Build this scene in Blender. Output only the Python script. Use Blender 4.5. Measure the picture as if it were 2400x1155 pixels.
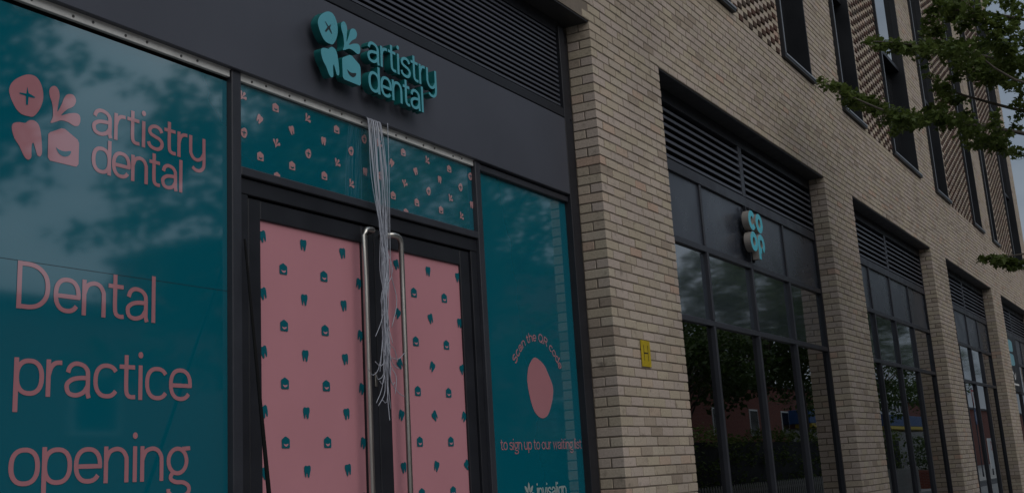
import bpy, math, random
import numpy as np
from mathutils import Matrix, Vector

for o in list(bpy.data.objects):
    bpy.data.objects.remove(o)
rnd = random.Random(7)
scn = bpy.context.scene
COL = scn.collection

# ------------------------------------------------------------------ camera
FPX, PPY = 2822.5, 422.3                    # focal length and principal row, for a 2400 x 1155 frame
YAW, PITCH, ROLL = 1.066561, 0.243062, -0.061510
CAM = Vector((0.0, -3.8167, 1.6))
fw = Vector((math.sin(YAW) * math.cos(PITCH), math.cos(YAW) * math.cos(PITCH), math.sin(PITCH)))
rt = Vector((math.cos(YAW), -math.sin(YAW), 0))
up = rt.cross(fw)
cr, sr = math.cos(ROLL), math.sin(ROLL)
rt2 = cr * rt + sr * up
up2 = -sr * rt + cr * up
cd = bpy.data.cameras.new('camera')
cam = bpy.data.objects.new('camera', cd)
COL.objects.link(cam)
cam.matrix_world = Matrix(((rt2.x, up2.x, -fw.x, CAM.x), (rt2.y, up2.y, -fw.y, CAM.y),
                           (rt2.z, up2.z, -fw.z, CAM.z), (0, 0, 0, 1)))
cd.sensor_fit = 'HORIZONTAL'
cd.sensor_width = 36
cd.lens = FPX / 2400 * 36
cd.shift_y = -(577.5 - PPY) / 2400
cd.clip_start = 0.05
cd.clip_end = 2000
scn.camera = cam

# ------------------------------------------------------------------ world, sun, exposure
SUN_EL, SUN_AZ = math.radians(38), math.radians(204)     # azimuth clockwise from +Y
w = bpy.data.worlds.new('World')
scn.world = w
w.use_nodes = True
nt = w.node_tree
nt.nodes.clear()
out = nt.nodes.new('ShaderNodeOutputWorld')
bg = nt.nodes.new('ShaderNodeBackground')
sky = nt.nodes.new('ShaderNodeTexSky')
sky.sky_type = 'NISHITA'
sky.sun_disc = False
sky.sun_elevation = SUN_EL
sky.sun_rotation = SUN_AZ
sky.dust_density = 3.0
tc = nt.nodes.new('ShaderNodeTexCoord')
mp = nt.nodes.new('ShaderNodeMapping')
mp.inputs['Scale'].default_value = (1.0, 1.0, 2.2)
nz = nt.nodes.new('ShaderNodeTexNoise')
nz.inputs['Scale'].default_value = 2.6
nz.inputs['Detail'].default_value = 7
nz.inputs['Roughness'].default_value = 0.55
cr1 = nt.nodes.new('ShaderNodeValToRGB')                  # cloud cover
cr1.color_ramp.elements[0].position = 0.36
cr1.color_ramp.elements[0].color = (0.45, 0.45, 0.45, 1)
cr1.color_ramp.elements[1].position = 0.60
cr1.color_ramp.elements[1].color = (1, 1, 1, 1)
nz2 = nt.nodes.new('ShaderNodeTexNoise')
nz2.inputs['Scale'].default_value = 5.5
nz2.inputs['Detail'].default_value = 6
cr2 = nt.nodes.new('ShaderNodeValToRGB')                  # cloud brightness
cr2.color_ramp.elements[0].position = 0.3
cr2.color_ramp.elements[0].color = (3.3, 4.0, 4.9, 1)
cr2.color_ramp.elements[1].position = 0.7
cr2.color_ramp.elements[1].color = (6.3, 7.1, 8.0, 1)
mx = nt.nodes.new('ShaderNodeMixRGB')
nt.links.new(tc.outputs['Generated'], mp.inputs['Vector'])
nt.links.new(mp.outputs[0], nz.inputs['Vector'])
nt.links.new(mp.outputs[0], nz2.inputs['Vector'])
nt.links.new(nz.outputs['Fac'], cr1.inputs[0])
nt.links.new(nz2.outputs['Fac'], cr2.inputs[0])
nt.links.new(cr1.outputs[0], mx.inputs['Fac'])
nt.links.new(sky.outputs[0], mx.inputs['Color1'])
nt.links.new(cr2.outputs[0], mx.inputs['Color2'])
sep = nt.nodes.new('ShaderNodeSeparateXYZ')              # overcast sky: zenith three times the horizon
gr = nt.nodes.new('ShaderNodeMapRange')
gr.inputs['From Min'].default_value = 0.0
gr.inputs['From Max'].default_value = 1.0
gr.inputs['To Min'].default_value = 0.62
gr.inputs['To Max'].default_value = 1.86
vm = nt.nodes.new('ShaderNodeVectorMath')
vm.operation = 'SCALE'
nt.links.new(tc.outputs['Generated'], sep.inputs[0])
nt.links.new(sep.outputs['Z'], gr.inputs['Value'])
nt.links.new(mx.outputs[0], vm.inputs[0])
nt.links.new(gr.outputs[0], vm.inputs['Scale'])
nt.links.new(vm.outputs[0], bg.inputs['Color'])
bg.inputs['Strength'].default_value = 0.11
nt.links.new(bg.outputs[0], out.inputs['Surface'])

sd = bpy.data.lights.new('sun', 'SUN')
sd.energy = 1.5
sd.angle = math.radians(52)
sd.color = (1.0, 0.98, 0.95)
sun = bpy.data.objects.new('sun', sd)
COL.objects.link(sun)
sdir = Vector((math.sin(SUN_AZ) * math.cos(SUN_EL), math.cos(SUN_AZ) * math.cos(SUN_EL), math.sin(SUN_EL)))
sun.rotation_euler = sdir.to_track_quat('Z', 'Y').to_euler()
sun.location = (10, -20, 25)

vs = scn.view_settings
vs.view_transform = 'Standard'
vs.look = 'None'
vs.gamma = 1
vs.use_curve_mapping = False
vs.exposure = -0.90
cy = scn.cycles
cy.max_bounces = 7
cy.diffuse_bounces = 3
cy.glossy_bounces = 4
cy.transparent_max_bounces = 12
cy.caustics_reflective = False
cy.caustics_refractive = False

# ------------------------------------------------------------------ materials
def newmat(name):
    m = bpy.data.materials.new(name)
    m.use_nodes = True
    t = m.node_tree
    t.nodes.clear()
    o = t.nodes.new('ShaderNodeOutputMaterial')
    return m, t, o

def N(t, kind, **kw):
    n = t.nodes.new(kind)
    for k, v in kw.items():
        if k in n.inputs:
            n.inputs[k].default_value = v
        else:
            setattr(n, k, v)
    return n

def principled(name, col, rough=0.5, metal=0.0, var=0.12, scale=6.0, bump=0.0, bscale=120.0, spec=0.5, rvar=0.1):
    m, t, o = newmat(name)
    b = N(t, 'ShaderNodeBsdfPrincipled')
    b.inputs['Metallic'].default_value = metal
    b.inputs['Specular IOR Level'].default_value = spec
    g = N(t, 'ShaderNodeNewGeometry')
    n = N(t, 'ShaderNodeTexNoise', Scale=scale, Detail=6.0, Roughness=0.6)
    t.links.new(g.outputs['Position'], n.inputs['Vector'])
    r = N(t, 'ShaderNodeMapRange')
    r.inputs['From Min'].default_value = 0.3
    r.inputs['From Max'].default_value = 0.7
    r.inputs['To Min'].default_value = 1 - var
    r.inputs['To Max'].default_value = 1 + var
    t.links.new(n.outputs['Fac'], r.inputs['Value'])
    mul = N(t, 'ShaderNodeVectorMath', operation='SCALE')
    mul.inputs[0].default_value = col[:3]
    t.links.new(r.outputs[0], mul.inputs['Scale'])
    t.links.new(mul.outputs[0], b.inputs['Base Color'])
    rr = N(t, 'ShaderNodeMapRange')
    rr.inputs['From Min'].default_value = 0.3
    rr.inputs['From Max'].default_value = 0.7
    rr.inputs['To Min'].default_value = max(0.02, rough - rvar)
    rr.inputs['To Max'].default_value = min(1, rough + rvar)
    t.links.new(n.outputs['Fac'], rr.inputs['Value'])
    t.links.new(rr.outputs[0], b.inputs['Roughness'])
    if bump:
        n2 = N(t, 'ShaderNodeTexNoise', Scale=bscale, Detail=5.0)
        t.links.new(g.outputs['Position'], n2.inputs['Vector'])
        bp = N(t, 'ShaderNodeBump', Strength=bump, Distance=0.004)
        t.links.new(n2.outputs['Fac'], bp.inputs['Height'])
        t.links.new(bp.outputs[0], b.inputs['Normal'])
    t.links.new(b.outputs[0], o.inputs['Surface'])
    return m

def glazing_factor(t, surfaces=4):
    """reflectance of a stack of glass surfaces: nR / (1 + (n-1)R)"""
    f = N(t, 'ShaderNodeFresnel', IOR=1.5)
    a = N(t, 'ShaderNodeMath', operation='MULTIPLY')
    a.inputs[1].default_value = surfaces
    b = N(t, 'ShaderNodeMath', operation='MULTIPLY_ADD')
    b.inputs[1].default_value = surfaces - 1
    b.inputs[2].default_value = 1
    d = N(t, 'ShaderNodeMath', operation='DIVIDE')
    t.links.new(f.outputs[0], a.inputs[0])
    t.links.new(f.outputs[0], b.inputs[0])
    t.links.new(a.outputs[0], d.inputs[0])
    t.links.new(b.outputs[0], d.inputs[1])
    return d, f

def wavy(t, strength=0.02, scale=0.9, dist=0.02):
    g = N(t, 'ShaderNodeNewGeometry')
    n = N(t, 'ShaderNodeTexNoise', Scale=scale, Detail=2.0)
    t.links.new(g.outputs['Position'], n.inputs['Vector'])
    bp = N(t, 'ShaderNodeBump', Strength=strength, Distance=dist)
    t.links.new(n.outputs['Fac'], bp.inputs['Height'])
    return bp

def vinyl(name, col, surfaces=7, rough=0.05):
    m, t, o = newmat(name)
    d = N(t, 'ShaderNodeBsdfDiffuse')
    g0 = N(t, 'ShaderNodeNewGeometry')
    n = N(t, 'ShaderNodeTexNoise', Scale=2.0, Detail=4.0)
    t.links.new(g0.outputs['Position'], n.inputs['Vector'])
    r = N(t, 'ShaderNodeMapRange')
    r.inputs['To Min'].default_value = 0.92
    r.inputs['To Max'].default_value = 1.08
    t.links.new(n.outputs['Fac'], r.inputs['Value'])
    mul = N(t, 'ShaderNodeVectorMath', operation='SCALE')
    mul.inputs[0].default_value = col[:3]
    t.links.new(r.outputs[0], mul.inputs['Scale'])
    t.links.new(mul.outputs[0], d.inputs['Color'])
    gl = N(t, 'ShaderNodeBsdfGlossy', Roughness=rough)
    f, fr = glazing_factor(t, surfaces)
    bp = wavy(t)
    t.links.new(bp.outputs[0], gl.inputs['Normal'])
    mxs = N(t, 'ShaderNodeMixShader')
    t.links.new(f.outputs[0], mxs.inputs[0])
    t.links.new(d.outputs[0], mxs.inputs[1])
    t.links.new(gl.outputs[0], mxs.inputs[2])
    t.links.new(mxs.outputs[0], o.inputs['Surface'])
    return m

def glass(name, tint=(0.35, 0.38, 0.38), surfaces=4, rough=0.0):
    m, t, o = newmat(name)
    d = N(t, 'ShaderNodeBsdfTransparent')
    d.inputs['Color'].default_value = (*tint, 1)
    gl = N(t, 'ShaderNodeBsdfGlossy', Roughness=rough)
    f, fr = glazing_factor(t, surfaces)
    bp = wavy(t, 0.03, 0.7, 0.02)
    t.links.new(bp.outputs[0], gl.inputs['Normal'])
    mxs = N(t, 'ShaderNodeMixShader')
    t.links.new(f.outputs[0], mxs.inputs[0])
    t.links.new(d.outputs[0], mxs.inputs[1])
    t.links.new(gl.outputs[0], mxs.inputs[2])
    t.links.new(mxs.outputs[0], o.inputs['Surface'])
    return m

def brick_material(name, source, stops, spots=0.5):
    m, t, o = newmat(name)
    b = N(t, 'ShaderNodeBsdfPrincipled', Roughness=0.9)
    b.inputs['Specular IOR Level'].default_value = 0.2
    if source == 'object':
        s = N(t, 'ShaderNodeObjectInfo')
        so = s.outputs['Random']
    else:
        s = N(t, 'ShaderNodeAttribute', attribute_name='tint')
        so = s.outputs['Fac']
    ramp = N(t, 'ShaderNodeValToRGB')
    ramp.color_ramp.interpolation = 'LINEAR'
    e = ramp.color_ramp.elements
    while len(e) < len(stops):
        e.new(0.5)
    for i, (p, c) in enumerate(stops):
        e[i].position = p
        e[i].color = (*c, 1)
    t.links.new(so, ramp.inputs[0])
    g = N(t, 'ShaderNodeNewGeometry')
    n1 = N(t, 'ShaderNodeTexNoise', Scale=11.0, Detail=5.0, Roughness=0.65)
    n2 = N(t, 'ShaderNodeTexNoise', Scale=70.0, Detail=4.0)
    n3 = N(t, 'ShaderNodeTexNoise', Scale=0.8, Detail=3.0)
    for q in (n1, n2, n3):
        t.links.new(g.outputs['Position'], q.inputs['Vector'])
    r1 = N(t, 'ShaderNodeMapRange')                  # dark firing smudges
    r1.inputs['From Min'].default_value = 0.57
    r1.inputs['From Max'].default_value = 0.74
    r1.inputs['To Min'].default_value = 1.0
    r1.inputs['To Max'].default_value = 1 - spots
    t.links.new(n1.outputs['Fac'], r1.inputs['Value'])
    r2 = N(t, 'ShaderNodeMapRange')
    r2.inputs['From Min'].default_value = 0.3
    r2.inputs['From Max'].default_value = 0.7
    r2.inputs['To Min'].default_value = 0.86
    r2.inputs['To Max'].default_value = 1.10
    t.links.new(n2.outputs['Fac'], r2.inputs['Value'])
    r3 = N(t, 'ShaderNodeMapRange')
    r3.inputs['From Min'].default_value = 0.3
    r3.inputs['From Max'].default_value = 0.7
    r3.inputs['To Min'].default_value = 0.88
    r3.inputs['To Max'].default_value = 1.10
    t.links.new(n3.outputs['Fac'], r3.inputs['Value'])
    a = N(t, 'ShaderNodeMath', operation='MULTIPLY')
    c = N(t, 'ShaderNodeMath', operation='MULTIPLY')
    t.links.new(r1.outputs[0], a.inputs[0])
    t.links.new(r2.outputs[0], a.inputs[1])
    t.links.new(a.outputs[0], c.inputs[0])
    t.links.new(r3.outputs[0], c.inputs[1])
    mul = N(t, 'ShaderNodeVectorMath', operation='SCALE')
    t.links.new(ramp.outputs[0], mul.inputs[0])
    t.links.new(c.outputs[0], mul.inputs['Scale'])
    t.links.new(mul.outputs[0], b.inputs['Base Color'])
    bp = N(t, 'ShaderNodeBump', Strength=0.5, Distance=0.004)
    t.links.new(n2.outputs['Fac'], bp.inputs['Height'])
    t.links.new(bp.outputs[0], b.inputs['Normal'])
    t.links.new(b.outputs[0], o.inputs['Surface'])
    return m

BUFF = [(0.0, (0.31, 0.25, 0.198)), (0.08, (0.405, 0.335, 0.265)), (0.30, (0.45, 0.382, 0.285)), (0.50, (0.465, 0.384, 0.328)),
        (0.70, (0.43, 0.358, 0.302)), (0.92, (0.475, 0.408, 0.318)), (1.0, (0.46, 0.325, 0.25))]
DARK = [(0.0, (0.060, 0.040, 0.030)), (0.5, (0.095, 0.050, 0.038)), (1.0, (0.075, 0.062, 0.050))]

def leaf_material(name, c1, c2):
    m, t, o = newmat(name)
    g = N(t, 'ShaderNodeNewGeometry')
    n = N(t, 'ShaderNodeTexNoise', Scale=5.0, Detail=3.0)
    t.links.new(g.outputs['Position'], n.inputs['Vector'])
    ramp = N(t, 'ShaderNodeValToRGB')
    ramp.color_ramp.elements[0].position = 0.3
    ramp.color_ramp.elements[0].color = (*c1, 1)
    ramp.color_ramp.elements[1].position = 0.7
    ramp.color_ramp.elements[1].color = (*c2, 1)
    t.links.new(n.outputs['Fac'], ramp.inputs[0])
    d = N(t, 'ShaderNodeBsdfPrincipled', Roughness=0.55)
    d.inputs['Specular IOR Level'].default_value = 0.3
    tr = N(t, 'ShaderNodeBsdfTranslucent')
    t.links.new(ramp.outputs[0], d.inputs['Base Color'])
    t.links.new(ramp.outputs[0], tr.inputs['Color'])
    mxs = N(t, 'ShaderNodeMixShader')
    mxs.inputs[0].default_value = 0.42
    t.links.new(d.outputs[0], mxs.inputs[1])
    t.links.new(tr.outputs[0], mxs.inputs[2])
    t.links.new(mxs.outputs[0], o.inputs['Surface'])
    return m

def emitter(name, col, s):
    m, t, o = newmat(name)
    e = N(t, 'ShaderNodeEmission', Strength=s)
    e.inputs['Color'].default_value = (*col, 1)
    t.links.new(e.outputs[0], o.inputs['Surface'])
    return m

TEAL = (0.0, 0.143, 0.200)
M = dict(
    brick1=brick_material('buff_brick', 'object', BUFF), brickm=brick_material('buff_bricks', 'attr', BUFF),
    head1=brick_material('dark_header', 'object', DARK, 0.2), headm=brick_material('dark_headers', 'attr', DARK, 0.2),
    red=None,
    mortar=principled('mortar', (0.175, 0.142, 0.110), 0.95, var=0.15, scale=20, bump=0.4),
    frame=principled('anthracite_frame', (0.018, 0.019, 0.024), 0.45, var=0.12, scale=4, spec=0.3),
    framelite=principled('grey_metal_frame', (0.036, 0.038, 0.047), 0.42, var=0.12, scale=4, spec=0.35),
    fascia=principled('fascia_sheet', (0.068, 0.072, 0.090), 0.42, var=0.10, scale=1.3, spec=0.32),
    panel=principled('spandrel_sheet', (0.046, 0.053, 0.068), 0.30, var=0.2, scale=1.8, spec=0.5),
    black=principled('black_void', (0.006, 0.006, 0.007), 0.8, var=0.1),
    soffit=principled('soffit_sheet', (0.022, 0.022, 0.025), 0.6, var=0.15),
    strip=principled('galvanised_strip', (0.62, 0.62, 0.60), 0.5, var=0.16, scale=9, bump=0.2),
    screw=principled('screw_head', (0.06, 0.06, 0.06), 0.5),
    teal=vinyl('teal_vinyl', TEAL), pink=vinyl('pink_vinyl', (0.53, 0.235, 0.265)),
    pinkd=vinyl('pink_door_vinyl', (0.54, 0.242, 0.275), 1, 0.35), tealp=vinyl('teal_print', (0.0, 0.11, 0.145), 1, 0.35),
    teal2=vinyl('teal_vinyl_side', TEAL, 4), pink2=vinyl('pink_vinyl_side', (0.53, 0.235, 0.265), 4), pinkl=vinyl('pale_pink_print', (0.62, 0.33, 0.34)),
    white=vinyl('white_vinyl', (0.50, 0.60, 0.58)),
    signface=principled('sign_face', (0.09, 0.36, 0.43), 0.35, var=0.05, scale=3),
    signside=principled('sign_return', (0.004, 0.125, 0.125), 0.4, var=0.08),
    signdark=principled('sign_cut', (0.01, 0.02, 0.025), 0.6),
    cyan=principled('cyan_letter', (0.06, 0.47, 0.58), 0.3, var=0.05),
    cyanside=principled('letter_return', (0.27, 0.245, 0.22), 0.45),
    steel=principled('brushed_steel', (0.50, 0.48, 0.44), 0.33, metal=1.0, var=0.03, scale=4, rvar=0.03),
    cable=principled('white_cable', (0.38, 0.40, 0.455), 0.45, var=0.08),
    yellow=principled('yellow_plate', (0.47, 0.345, 0.012), 0.4, var=0.12, scale=14),
    ink=principled('black_ink', (0.012, 0.012, 0.012), 0.5),
    rod=principled('dark_rod', (0.006, 0.006, 0.006), 0.7, spec=0.1),
    glass=glass('bay_glass'), glassup=glass('upper_glass', (0.06, 0.065, 0.07), 6),
    film=None,
    room=principled('dark_interior', (0.035, 0.035, 0.037), 0.8),
    bark=principled('bark', (0.10, 0.085, 0.07), 0.9, var=0.35, scale=14, bump=0.6, bscale=40),
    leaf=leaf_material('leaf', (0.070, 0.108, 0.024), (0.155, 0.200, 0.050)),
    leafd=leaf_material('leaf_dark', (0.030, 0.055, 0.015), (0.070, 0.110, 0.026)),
    paving=principled('paving', (0.26, 0.255, 0.24), 0.85, var=0.2, scale=2.5, bump=0.3, bscale=60),
    asphalt=principled('asphalt', (0.055, 0.055, 0.057), 0.9, var=0.2, scale=3, bump=0.5),
    kerb=principled('kerb_stone', (0.30, 0.29, 0.27), 0.85),
    soil=principled('soil', (0.07, 0.055, 0.04), 0.95),
    timber=principled('painted_pale', (0.26, 0.25, 0.23), 0.7),
    slate=principled('roof_slate', (0.07, 0.07, 0.075), 0.7),
    blue=principled('blue_paint', (0.02, 0.07, 0.19), 0.5), ylw=principled('yellow_paint', (0.5, 0.36, 0.03), 0.5),
    wht=principled('white_paint', (0.72, 0.72, 0.70), 0.5, var=0.05), redp=principled('red_paint', (0.5, 0.03, 0.03), 0.5),
    lamp=emitter('lamp_tube', (1.0, 0.93, 0.82), 2.2),
    paneblk=principled('dark_pane', (0.012, 0.013, 0.015), 0.12, var=0.1),
    upper=principled('upper_black_sheet', (0.010, 0.011, 0.014), 0.5, var=0.15, scale=2),
    edge=principled('pale_metal_edge', (0.20, 0.215, 0.24), 0.4, var=0.1),
)

def red_brick():
    m, t, o = newmat('red_brickwork')
    b = N(t, 'ShaderNodeBsdfPrincipled', Roughness=0.9)
    g = N(t, 'ShaderNodeNewGeometry')
    sx = N(t, 'ShaderNodeSeparateXYZ')
    cx = N(t, 'ShaderNodeCombineXYZ')
    ad = N(t, 'ShaderNodeMath', operation='ADD')
    t.links.new(g.outputs['Position'], sx.inputs[0])
    t.links.new(sx.outputs[0], ad.inputs[0])
    t.links.new(sx.outputs[1], ad.inputs[1])
    t.links.new(ad.outputs[0], cx.inputs[0])
    t.links.new(sx.outputs[2], cx.inputs[1])
    br = N(t, 'ShaderNodeTexBrick', Scale=1.0)
    br.inputs['Color1'].default_value = (0.22, 0.055, 0.035, 1)
    br.inputs['Color2'].default_value = (0.17, 0.045, 0.030, 1)
    br.inputs['Mortar'].default_value = (0.22, 0.18, 0.15, 1)
    br.inputs['Brick Width'].default_value = 0.225
    br.inputs['Row Height'].default_value = 0.075
    br.inputs['Mortar Size'].default_value = 0.005
    t.links.new(cx.outputs[0], br.inputs['Vector'])
    t.links.new(br.outputs[0], b.inputs['Base Color'])
    t.links.new(b.outputs[0], o.inputs['Surface'])
    return m
M['red'] = red_brick()

def film_glass():
    m, t, o = newmat('filmed_glass')
    d = N(t, 'ShaderNodeBsdfDiffuse')
    d.inputs['Color'].default_value = (0.05, 0.065, 0.085, 1)
    gl = N(t, 'ShaderNodeBsdfGlossy', Roughness=0.045)
    f, fr = glazing_factor(t, 7)
    bp = wavy(t, 0.05, 1.2, 0.02)
    t.links.new(bp.outputs[0], gl.inputs['Normal'])
    mxs = N(t, 'ShaderNodeMixShader')
    t.links.new(f.outputs[0], mxs.inputs[0])
    t.links.new(d.outputs[0], mxs.inputs[1])
    t.links.new(gl.outputs[0], mxs.inputs[2])
    t.links.new(mxs.outputs[0], o.inputs['Surface'])
    return m
M['film'] = film_glass()

# ------------------------------------------------------------------ mesh helpers
def empty(name, loc=(0, 0, 0), label=None, cat=None, group=None):
    o = bpy.data.objects.new(name, None)
    o.empty_display_size = 0.2
    COL.objects.link(o)
    o.location = loc
    if label:
        o['label'] = label
    if cat:
        o['category'] = cat
    if group:
        o['group'] = group
    return o

def tag(o, label=None, cat=None, group=None, kind=None):
    if label:
        o['label'] = label
    if cat:
        o['category'] = cat
    if group:
        o['group'] = group
    if kind:
        o['kind'] = kind
    return o

class MB:
    def __init__(s):
        s.v = []
        s.f = []
        s.mi = []
        s.cur = 0
    def add(s, vs, fs):
        b = len(s.v)
        s.v.extend([tuple(q) for q in vs])
        s.f.extend([tuple(b + i for i in f) for f in fs])
        s.mi.extend([s.cur] * len(fs))
        return s
    def box(s, x0, x1, y0, y1, z0, z1):
        return s.add([(x0, y0, z0), (x1, y0, z0), (x1, y1, z0), (x0, y1, z0), (x0, y0, z1), (x1, y0, z1), (x1, y1, z1), (x0, y1, z1)],
                     [(0, 3, 2, 1), (4, 5, 6, 7), (0, 1, 5, 4), (1, 2, 6, 5), (2, 3, 7, 6), (3, 0, 4, 7)])
    def cbox(s, x0, x1, y0, y1, z0, z1, c=0.004):
        v, f = chamfer_box(x0, x1, y0, y1, z0, z1, c)
        return s.add(v, f)
    def prism(s, poly, y0, y1, back=True):
        """polygon in (x,z), counter-clockwise seen from -y; front at y0"""
        n = len(poly)
        a = sum(poly[i][0] * poly[(i + 1) % n][1] - poly[(i + 1) % n][0] * poly[i][1] for i in range(n))
        if a < 0:
            poly = poly[::-1]
        vs = [(p[0], y0, p[1]) for p in poly] + [(p[0], y1, p[1]) for p in poly]
        fs = [tuple(range(n))]
        s.add(vs, fs)
        b = len(s.v) - 2 * n
        mi = s.cur
        for i in range(n):
            j = (i + 1) % n
            s.f.append((b + i, b + n + i, b + n + j, b + j))
            s.mi.append(mi)
        if back:
            s.f.append(tuple(b + n + i for i in range(n))[::-1])
            s.mi.append(mi)
        return s
    def flat(s, poly, y):
        n = len(poly)
        a = sum(poly[i][0] * poly[(i + 1) % n][1] - poly[(i + 1) % n][0] * poly[i][1] for i in range(n))
        if a < 0:
            poly = poly[::-1]
        return s.add([(p[0], y, p[1]) for p in poly], [tuple(range(n))])
    def tube(s, pts, r, sides=8, cap=True, r2=None):
        pts = [Vector(p) for p in pts]
        n = len(pts)
        rings = []
        ref = Vector((0.31, 0.17, 0.93))
        for i, p in enumerate(pts):
            d = (pts[min(i + 1, n - 1)] - pts[max(i - 1, 0)])
            if d.length < 1e-9:
                d = Vector((0, 0, 1))
            d.normalize()
            a = d.cross(ref)
            if a.length < 1e-3:
                a = d.cross(Vector((1, 0, 0)))
            a.normalize()
            b = d.cross(a)
            rr = r if r2 is None else r + (r2 - r) * i / (n - 1)
            rings.append([p + (a * math.cos(2 * math.pi * k / sides) + b * math.sin(2 * math.pi * k / sides)) * rr for k in range(sides)])
        vs = [q for ring in rings for q in ring]
        fs = []
        for i in range(n - 1):
            for k in range(sides):
                k2 = (k + 1) % sides
                fs.append((i * sides + k, (i + 1) * sides + k, (i + 1) * sides + k2, i * sides + k2))
        if cap:
            fs.append(tuple(range(sides)))
            fs.append(tuple((n - 1) * sides + k for k in range(sides))[::-1])
        return s.add(vs, fs)
    def build(s, name, mat, parent=None, smooth=False):
        me = bpy.data.meshes.new(name)
        me.from_pydata(s.v, [], s.f)
        mats = mat if isinstance(mat, (list, tuple)) else [mat]
        for m in mats:
            me.materials.append(m)
        if len(mats) > 1:
            me.polygons.foreach_set('material_index', s.mi)
        if smooth:
            me.polygons.foreach_set('use_smooth', [True] * len(me.polygons))
        me.update()
        return link(name, me, parent)

def link(name, me, parent=None):
    o = bpy.data.objects.new(name, me)
    COL.objects.link(o)
    if parent is not None:
        o.parent = parent
        par = parent
        off = Vector((0, 0, 0))
        while par is not None:
            off += par.location
            par = par.parent
        o.location = -off                  # vertices are in world space
    return o

def chamfer_box(x0, x1, y0, y1, z0, z1, c):
    X, Y, Z = (x0, x1), (y0, y1), (z0, z1)
    v = []
    idx = {}
    for i in (0, 1):
        for j in (0, 1):
            for k in (0, 1):
                sx, sy, sz = (1, -1)[i], (1, -1)[j], (1, -1)[k]
                for a in range(3):
                    p = [X[i] + sx * c, Y[j] + sy * c, Z[k] + sz * c]
                    p[a] = (X[i], Y[j], Z[k])[a]
                    idx[(i, j, k, a)] = len(v)
                    v.append(tuple(p))
    f = []
    for a in range(3):
        b, d = (a + 1) % 3, (a + 2) % 3
        for s in (0, 1):
            q = []
            for (p, r) in ((0, 0), (1, 0), (1, 1), (0, 1)):
                t = [0, 0, 0]
                t[a] = s
                t[b] = p
                t[d] = r
                q.append(idx[(*t, a)])
            f.append(tuple(q) if s else tuple(q[::-1]))
    for a in range(3):
        b, d = (a + 1) % 3, (a + 2) % 3
        for p in (0, 1):
            for r in (0, 1):
                t0 = [0, 0, 0]
                t1 = [0, 0, 0]
                t0[b] = t1[b] = p
                t0[d] = t1[d] = r
                t0[a], t1[a] = 0, 1
                q = (idx[(*t0, b)], idx[(*t1, b)], idx[(*t1, d)], idx[(*t0, d)])
                f.append(q if (p == r) ^ False else q[::-1])
    for i in (0, 1):
        for j in (0, 1):
            for k in (0, 1):
                q = (idx[(i, j, k, 0)], idx[(i, j, k, 1)], idx[(i, j, k, 2)])
                f.append(q if (i + j + k) % 2 else q[::-1])
    return v, f

def to_px(x, y, z):
    q = Vector((x, y, z)) - CAM
    zc = q.dot(fw)
    if zc < 0.1:
        return -9999, -9999, zc
    return 1200 + FPX * q.dot(rt2) / zc, PPY - FPX * q.dot(up2) / zc, zc

# ------------------------------------------------------------------ the setting: ground, pavement, road
g = MB().box(-400, 600, -500, 300, -0.30, -0.12).build('ground', M['asphalt'])
tag(g, 'dark asphalt ground reaching the horizon', 'ground', kind='structure')
g = MB().box(-60, 300, -5.2, 0.004, -0.11, 0.0).build('pavement', M['paving'])
tag(g, 'grey paving along the foot of the brick building', 'pavement', kind='structure')
g = MB().box(-60, 300, -5.38, -5.2, -0.11, 0.004).build('kerb', M['kerb'])
tag(g, 'pale stone kerb edging the pavement', 'kerb', kind='structure')

# ------------------------------------------------------------------ the brick building
ZT = 5.164                       # head of the ground floor openings
P0, PW, PER = 8.372, 1.434, 6.907
PIERS = [(P0 + PER * k, P0 + PER * k + PW) for k in range(-1, 5)]
UEND = 37.35
PIERS[-1] = (PIERS[-1][0], UEND)
PIERS[0] = (PIERS[0][0], 2.62)
ZB = 6.44                        # foot of the upper windows
RISE = 0.075
Z0 = ZT - 69 * RISE
UW = [(10.70, 12.19), (13.98, 15.36), (16.83, 18.13), (20.0, 22.22), (23.6, 25.12), (27.83, 29.28), (30.55, 31.65), (34.15, 36.42)]
PAT = [(12.19, 13.98), (18.13, 20.0), (25.12, 27.83), (31.65, 34.15)]
ZTOP = 15.6
bld = empty('brick_building', (20, 0.2, 0), 'buff brick building with square shopfront bays below and tall dark windows above', 'building')

core = MB()
IN = 0.0055
for a, b in PIERS:
    core.box(a + IN, b - IN, IN, 0.36, 0, ZT)
core.box(-6, PIERS[0][0] + IN, IN, 0.36, 0, ZT)
core.box(-6, UEND - IN, IN, 0.36, ZT, ZB)
edges = [-6] + [e for q in UW for e in q] + [UEND - IN]
for i in range(0, len(edges), 2):
    core.box(edges[i], edges[i + 1], IN, 0.36, ZB, ZTOP)
core.box(UEND - 0.4, UEND - IN, 0.36, 9, 0, ZTOP)
core.build('wall', M['mortar'], bld)
body = MB().box(-6, UEND - 0.42, 6.0, 9, 0, ZTOP).build('rear_wall', M['mortar'], bld)

def ztop_at(u):                  # bricks are laid a good way past the top of the picture
    return min(ZTOP, 6.9 + 0.345 * max(0, u - 8.4) + 1.3)

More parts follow.
